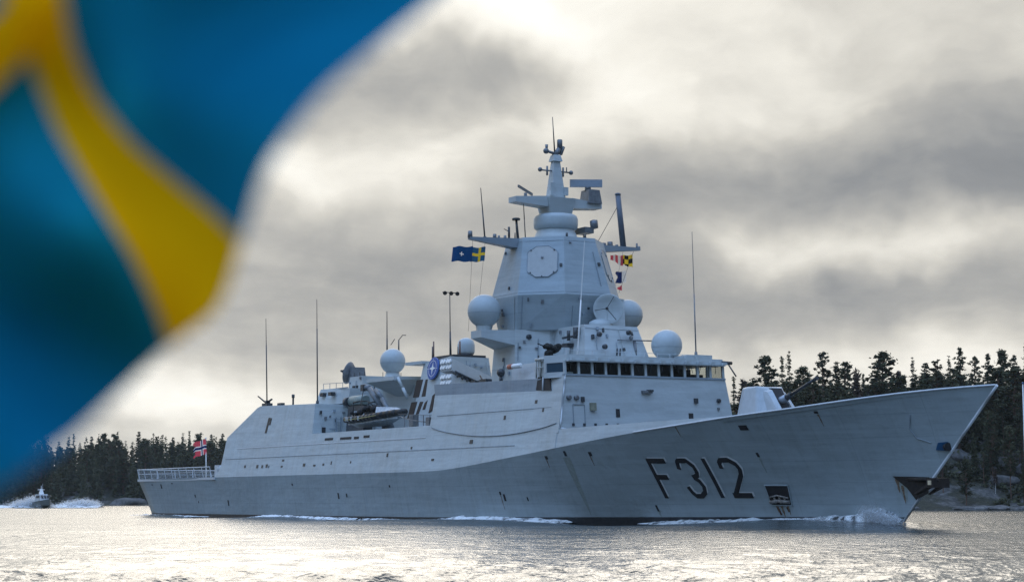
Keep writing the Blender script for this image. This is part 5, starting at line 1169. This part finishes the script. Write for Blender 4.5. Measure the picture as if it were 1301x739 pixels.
for i in range(26): mb.ball((r_.uniform(.2, 5.2), r_.uniform(-.9, .7), r_.uniform(1.35, 2.15)), r_.uniform(.2, .42), (1.2, .8, .8), 8, 5)
mb.path([(.6, -.8, 1.3), (.6, -.8, 2.75), (2.2, -.8, 2.8), (3.8, -.75, 2.75), (5.0, -.7, 2.3)], .06, 6); mb.path([(.6, .8, 1.3), (.6, .8, 2.75), (2.2, .8, 2.8)], .06, 6); mb.build('stowed_gear', plain('black stowed gear', (.016, .017, .018), .8), bt)
mb = MB(); mb.tube((.1, -.45, .7), (.1, -.45, 1.9), .28, .32, 10); mb.tube((.1, .45, .7), (.1, .45, 1.9), .28, .32, 10); mb.build('outboard_motor', tarp, bt)
mb = MB(); mb.hexa([(6.2, -.95, 1.5), (9.4, -.45, 1.75), (9.4, .45, 1.75), (6.2, .95, 1.5)], [(5.6, -.6, 2.15), (8.6, -.2, 2.0), (8.6, .2, 2.0), (5.6, .6, 2.15)]); mb.build('bow_cover', tarp, bt)
mb = MB()
for x in (.3, .6, 1.5, 3.2): mb.box(x, x + .25, -1.5, -1.42, .9, 1.3)
mb.build('pale_patch', tarp, bt)

# ------------------------------------------------------------------ the lookout on the bridge wing
def person(at, rz, label):
    """standing figure grown from a joint skeleton; top at 1.78"""
    J = [(0, 0, .95, .17), (0, 0, 1.2, .165), (0, 0, 1.42, .17), (0, 0, 1.52, .07), (0, .02, 1.60, .085), (0, .02, 1.70, .095),
         (-.20, 0, 1.42, .07), (-.26, .04, 1.16, .055), (-.14, .26, 1.22, .045), (.20, 0, 1.42, .07), (.26, .04, 1.16, .055), (.14, .26, 1.22, .045),
         (-.10, 0, .90, .10), (-.11, .02, .50, .07), (-.11, 0, .08, .055), (-.11, .16, .05, .05), (.10, 0, .90, .10), (.11, .02, .50, .07), (.11, 0, .08, .055), (.11, .16, .05, .05)]
    E_ = [(0, 1), (1, 2), (2, 3), (3, 4), (4, 5), (2, 6), (6, 7), (7, 8), (2, 9), (9, 10), (10, 11), (0, 12), (12, 13), (13, 14), (14, 15), (0, 16), (16, 17), (17, 18), (18, 19)]
    me = bpy.data.meshes.new('person'); me.from_pydata([j[:3] for j in J], E_, []); o = bpy.data.objects.new('person', me); col.objects.link(o)
    md = o.modifiers.new('skin', 'SKIN')
    for i, j in enumerate(J): me.skin_vertices[0].data[i].radius = (j[3], j[3]); me.skin_vertices[0].data[i].use_root = (i == 0)
    o.modifiers.new('sub', 'SUBSURF').levels = 1; me.materials.append(clothd); o.location = at; o.rotation_euler = (0, 0, rz); tag(o, label, 'person')
    mb = MB(); mb.ball((0, .03, 1.70), .105, (.9, 1, 1.15), 14, 10); mb.tube((0, .13, 1.69), (0, .16, 1.67), .02, .015, 6); f = mb.build('head', skinm, o)
    mb = MB(); mb.ball((0, .02, 1.735), .118, (.95, 1.05, .95), 14, 6, cut=1.5); mb.ball((0, .0, 1.72), .12, (1, 1, .8), 12, 6); mb.build('cap', clothd, o)
    return o
person(SW(90.3, -6.6, 11.4), SROT + math.pi, 'person in dark clothing looking out from the bridge wing')

# ------------------------------------------------------------------ patrol boat far left, coming on through its own spray
pb = empty('patrol_boat', (-112.2, 470, .25), R(-62)); tag(pb, 'small grey patrol boat throwing up spray off the far shore', 'motorboat')
mb = MB(); vs = []; q = np.linspace(0, 10.5, 14)
for x in q:
    t = x / 10.5; b = 1.6 * (1 - max(0, t - .45) ** 2 / .3025 * .97); k = -.35 + .9 * max(0, t - .5) ** 2 / .25; tp = 1.15 + .75 * t ** 1.5
    vs += [(x, -b, tp), (x, -b * .85, .2 + .3 * t), (x, 0, k), (x, b * .85, .2 + .3 * t), (x, b, tp)]
mb.add(vs, [(5 * i + j, 5 * i + 5 + j, 5 * i + 6 + j, 5 * i + j + 1) for i in range(13) for j in range(4)] + [(0, 1, 2, 3, 4)] + [(5 * i, 5 * i + 4, 5 * i + 9, 5 * i + 5) for i in range(13)])
mb.build('hull', plain('grey green hull', (.10, .115, .11), .5), pb)
mb = MB(); mb.hexa([(1.6, -1.25, 1.2), (6.6, -1.1, 1.5), (6.6, 1.1, 1.5), (1.6, 1.25, 1.2)], [(2.0, -1.05, 3.0), (5.2, -.95, 3.05), (5.2, .95, 3.05), (2.0, 1.05, 3.0)]); cab = mb.build('cabin', plain('pale grey cabin', (.45, .47, .48), .5), pb)
for sgn in (-1, 1):
    for x in (2.4, 3.5, 4.6): m = MB(); m.hexa([(x, sgn * 1.17, 2.15), (x + .8, sgn * 1.15, 2.15), (x + .8, sgn * 1.0, 2.15), (x, sgn * 1.0, 2.15)], [(x, sgn * 1.08, 2.75), (x + .75, sgn * 1.05, 2.75), (x + .75, sgn * .9, 2.75), (x, sgn * .9, 2.75)]); m.build('window', darkm, cab)
for y in (-.75, -.05, .6): m = MB(); m.hexa([(6.28, y, 2.05), (6.2, y, 2.05), (6.2, y + .5, 2.05), (6.28, y + .5, 2.05)], [(5.55, y, 2.8), (5.4, y, 2.8), (5.4, y + .5, 2.8), (5.55, y + .5, 2.8)]); m.build('windscreen', darkm, cab)
mb = MB(); mb.hexa([(2.6, -.5, 3.0), (3.8, -.5, 3.0), (3.8, .5, 3.0), (2.6, .5, 3.0)], [(2.7, -.2, 4.3), (3.2, -.2, 4.3), (3.2, .2, 4.3), (2.7, .2, 4.3)]); mb.tube((2.9, 0, 4.2), (2.9, 0, 5.0), .1, .06, 6); mb.tube((2.9, -.8, 4.1), (2.9, .8, 4.1), .09, .09, 6); mb.tube((1.9, .6, 3.0), (1.8, .6, 5.6), .04, .02, 5); mb.build('mast', whitem, pb)
mb = MB(); mb.path([(5.2, -1.2, 2.3), (8.4, -.95, 2.6), (10.4, 0, 2.75), (8.4, .95, 2.6), (5.2, 1.2, 2.3)], .05, 5); mb.build('bow_rail', steel, pb)

# ------------------------------------------------------------------ foam, bow wave and spray
fm = MT('sea foam', .75); a_ = fm.noise(fm.coord(), 1.3, 6, .7); b_ = fm.noise(fm.coord((.5, .5, 2)), .5, 3, .6)
fm.base((.74, .77, .78)); tr = fm.n('ShaderNodeBsdfTransparent'); xs = fm.n('ShaderNodeMixShader')
fac = fm.ramp(fm.math('ADD', fm.math('MULTIPLY', a_, .7), fm.math('MULTIPLY', b_, .3)), [(.40, (0, 0, 0)), (.52, (1, 1, 1))])
fm.l(fac, xs.inputs[0]); fm.l(tr.outputs[0], xs.inputs[1]); fm.l(fm.b.outputs[0], xs.inputs[2]); fm.l(xs.outputs[0], fm.out.inputs[0]); FOAM = fm.m
sp = MT('water spray', .8); sp.base((.80, .83, .85)); tr = sp.n('ShaderNodeBsdfTransparent'); xs = sp.n('ShaderNodeMixShader'); xs.inputs[0].default_value = .26
tl = sp.n('ShaderNodeBsdfTranslucent'); tl.inputs[0].default_value = (.85, .87, .88, 1); ad = sp.n('ShaderNodeMixShader'); ad.inputs[0].default_value = .5
sp.l(sp.b.outputs[0], ad.inputs[1]); sp.l(tl.outputs[0], ad.inputs[2]); sp.l(tr.outputs[0], xs.inputs[1]); sp.l(ad.outputs[0], xs.inputs[2]); sp.l(xs.outputs[0], sp.out.inputs[0]); SPRAY = sp.m
def ridge(name, pts, label, seed):
    """foam ridge along a path of (x, distance off the hull, height, width) in ship metres"""
    r = np.random.default_rng(seed); xs_ = np.arange(pts[0][0], pts[-1][0], .22); T = np.array(pts); vs = []; fs = []
    prof = [(-1, -.25), (-.55, .55), (-.1, 1.0), (.35, .75), (.75, .3), (1.15, -.25)]
    for x in xs_:
        o, h, w = (np.interp(x, T[:, 0], T[:, k]) for k in (1, 2, 3))
        yb = float(np.interp(x, *_wb)) + o if x < 124 else o
        for a, b in prof:
            jig = mnoise.noise(Vector((x * .5, a * 1.2, seed))) * .35 + mnoise.noise(Vector((x * 2.2, a * 3, seed))) * .2
            vs.append(SW(x, -(yb + w * a + .3 * jig * w), .04 + h * b * (1 + jig) + .06 * jig))
    k = len(prof)
    for i in range(len(xs_) - 1):
        for j in range(k - 1): fs.append((i * k + j, i * k + k + j, i * k + k + j + 1, i * k + j + 1))
    me = bpy.data.meshes.new(name); me.from_pydata(vs, [], fs); me.materials.append(FOAM)
    for p in me.polygons: p.use_smooth = True
    o = bpy.data.objects.new(name, me); col.objects.link(o); tag(o, label, 'foam', kind='stuff')
ridge('bow_wave', [(101, .6, .08, .5), (106, .6, .30, .8), (111, .7, .42, 1.0), (116, .8, .5, 1.1), (120, .7, .7, 1.0), (123, .4, 1.05, .8), (124.6, .25, .5, .5)], 'white bow wave curling along the forward hull', 3)
ridge('foam', [(74.5, .9, .05, .5), (77, 1.0, .32, 1.3), (80, .9, .42, 1.6), (84, .9, .40, 1.6), (88.5, .7, .30, 1.3), (92.5, .6, .22, .8), (93.2, .5, .05, .3)], 'white foam crest breaking against the hull amidships', 5)
ridge('foam', [(36, 1.5, .03, .3), (42, 1.7, .35, .8), (48, 1.8, .28, .7), (56, 1.6, .2, .6), (66, 1.2, .12, .4), (74, 1.0, .05, .3)], 'thin foam ridge running along the after hull', 7)
ridge('foam', [(-2, 1.2, .05, .4), (6, 1.4, .16, .5), (16, 1.4, .12, .4), (26, 1.5, .03, .3)], 'broken foam line below the flight deck', 9)
def spray(name, cs, n, sz, label, seed, conv):
    r = np.random.default_rng(seed); out = []
    for (x, y, z, rx, ry, rz, k) in cs:
        m = int(n * k); d = r.normal(size=(m, 3)); d *= .42; p = d * (rx, ry, rz) + (x, y, z); p = p[p[:, 2] > .02]; out.append(p)
    p = np.concatenate(out); p = np.array([conv(*q) for q in p]); V = quads(p, sz, r, 1.0, 1.3)
    o = bpy.data.objects.new(name, quadmesh(name, V, SPRAY)); col.objects.link(o); tag(o, label, 'spray', kind='stuff')
spray('bow_spray', [(123.3, -1.0, .25, 1.4, .7, .55, 1.0), (122.9, -1.1, .55, 1.1, .6, .75, .7), (122.2, -1.3, .8, .9, .5, .6, .2), (123.8, -.6, .3, 1.2, .6, .6, .6), (119.0, -2.6, .25, 3.2, .6, .35, .5)], 16000, .06, 'fine spray flung up where the stem cuts the water', 11, SW)
I = lambda x, y, z: (x, y, z)
spray('boat_spray', [(-115.2, 471, .7, 3.2, 3, 1.5, 1.0), (-113.4, 470, 1.3, 2.2, 3, 1.8, .6), (-116.5, 471, .5, 3.4, 3, 1.2, .6), (-109.2, 465, .5, 2.2, 2, .8, .35)], 6000, .26, 'white spray thrown up round the bow of the patrol boat', 12, I)
spray('wake_spray', [(-105.5, 476, .6, 3.0, 3, 1.1, .8), (-103, 477, .8, 2.8, 3, 1.4, 1.0), (-101.0, 478, .7, 2.4, 3, 1.2, .6), (-107.5, 473, .3, 3, 3, .6, .4)], 6000, .26, 'white wake breaking beside the patrol boat', 13, I)
mb = MB()
for (x0, x1, y, w) in ((-120, -98, 474, 4.0), (-122, -112, 470, 2.5)):
    k = 50
    vs = []
    for i in range(k + 1):
        x = x0 + (x1 - x0) * i / k
        for j, a in enumerate((-1, -.4, .2, 1)): vs.append((x, y + a * w + mnoise.noise(Vector((x * .3, a, 2))) * 2, .12 + .45 * (1 - a * a) * (1 + mnoise.noise(Vector((x * .4, a * 2, 5))))))
    mb.add(vs, [(4 * i + j, 4 * i + 4 + j, 4 * i + 5 + j, 4 * i + j + 1) for i in range(k) for j in range(3)], 0, True)
o = mb.build('wake_foam', FOAM); tag(o, 'foam sheet of the wake round the patrol boat', 'foam', kind='stuff')

# ------------------------------------------------------------------ white pole on the right-hand shore
Yp = 373; Xp = pxX(1292.5, Yp); zp = h_right(Xp, Yp)
fp = empty('flag_pole', (Xp, Yp, ztop(545, Yp))); tag(fp, 'slim white flagpole among dark trees at the right edge', 'flagpole')
mb = MB(); mb.tube((0, 0, zp - ztop(545, Yp) - .3), (-.05, 0, ztop(489, Yp) - ztop(545, Yp)), .17, .10, 8); mb.build('pole', whitem, fp)
mb = MB(); mb.ball((-.05, 0, ztop(488, Yp) - ztop(545, Yp)), .22, n=10, m=7); mb.lathe((0, 0, zp - ztop(545, Yp)), [(.5, -.4), (.45, .3)], 12); mb.build('finial', bluem, fp)

# ------------------------------------------------------------------ the damp air over the water
hz = MB(); hz.box(-420, 420, -60, 990, -3.0, 60); hz = hz.build('haze', None)
hm = bpy.data.materials.new('damp air'); hm.use_nodes = True; ht = hm.node_tree; ht.nodes.clear()
pv = ht.nodes.new('ShaderNodeVolumePrincipled'); pv.inputs['Color'].default_value = (.75, .88, 1, 1); pv.inputs['Density'].default_value = .00005; pv.inputs['Anisotropy'].default_value = .3
ho = ht.nodes.new('ShaderNodeOutputMaterial'); ht.links.new(pv.outputs[0], ho.inputs['Volume'])
hz.data.materials.clear(); hz.data.materials.append(hm); tag(hz, 'thin damp haze over the water and the far shore', 'haze', kind='stuff')
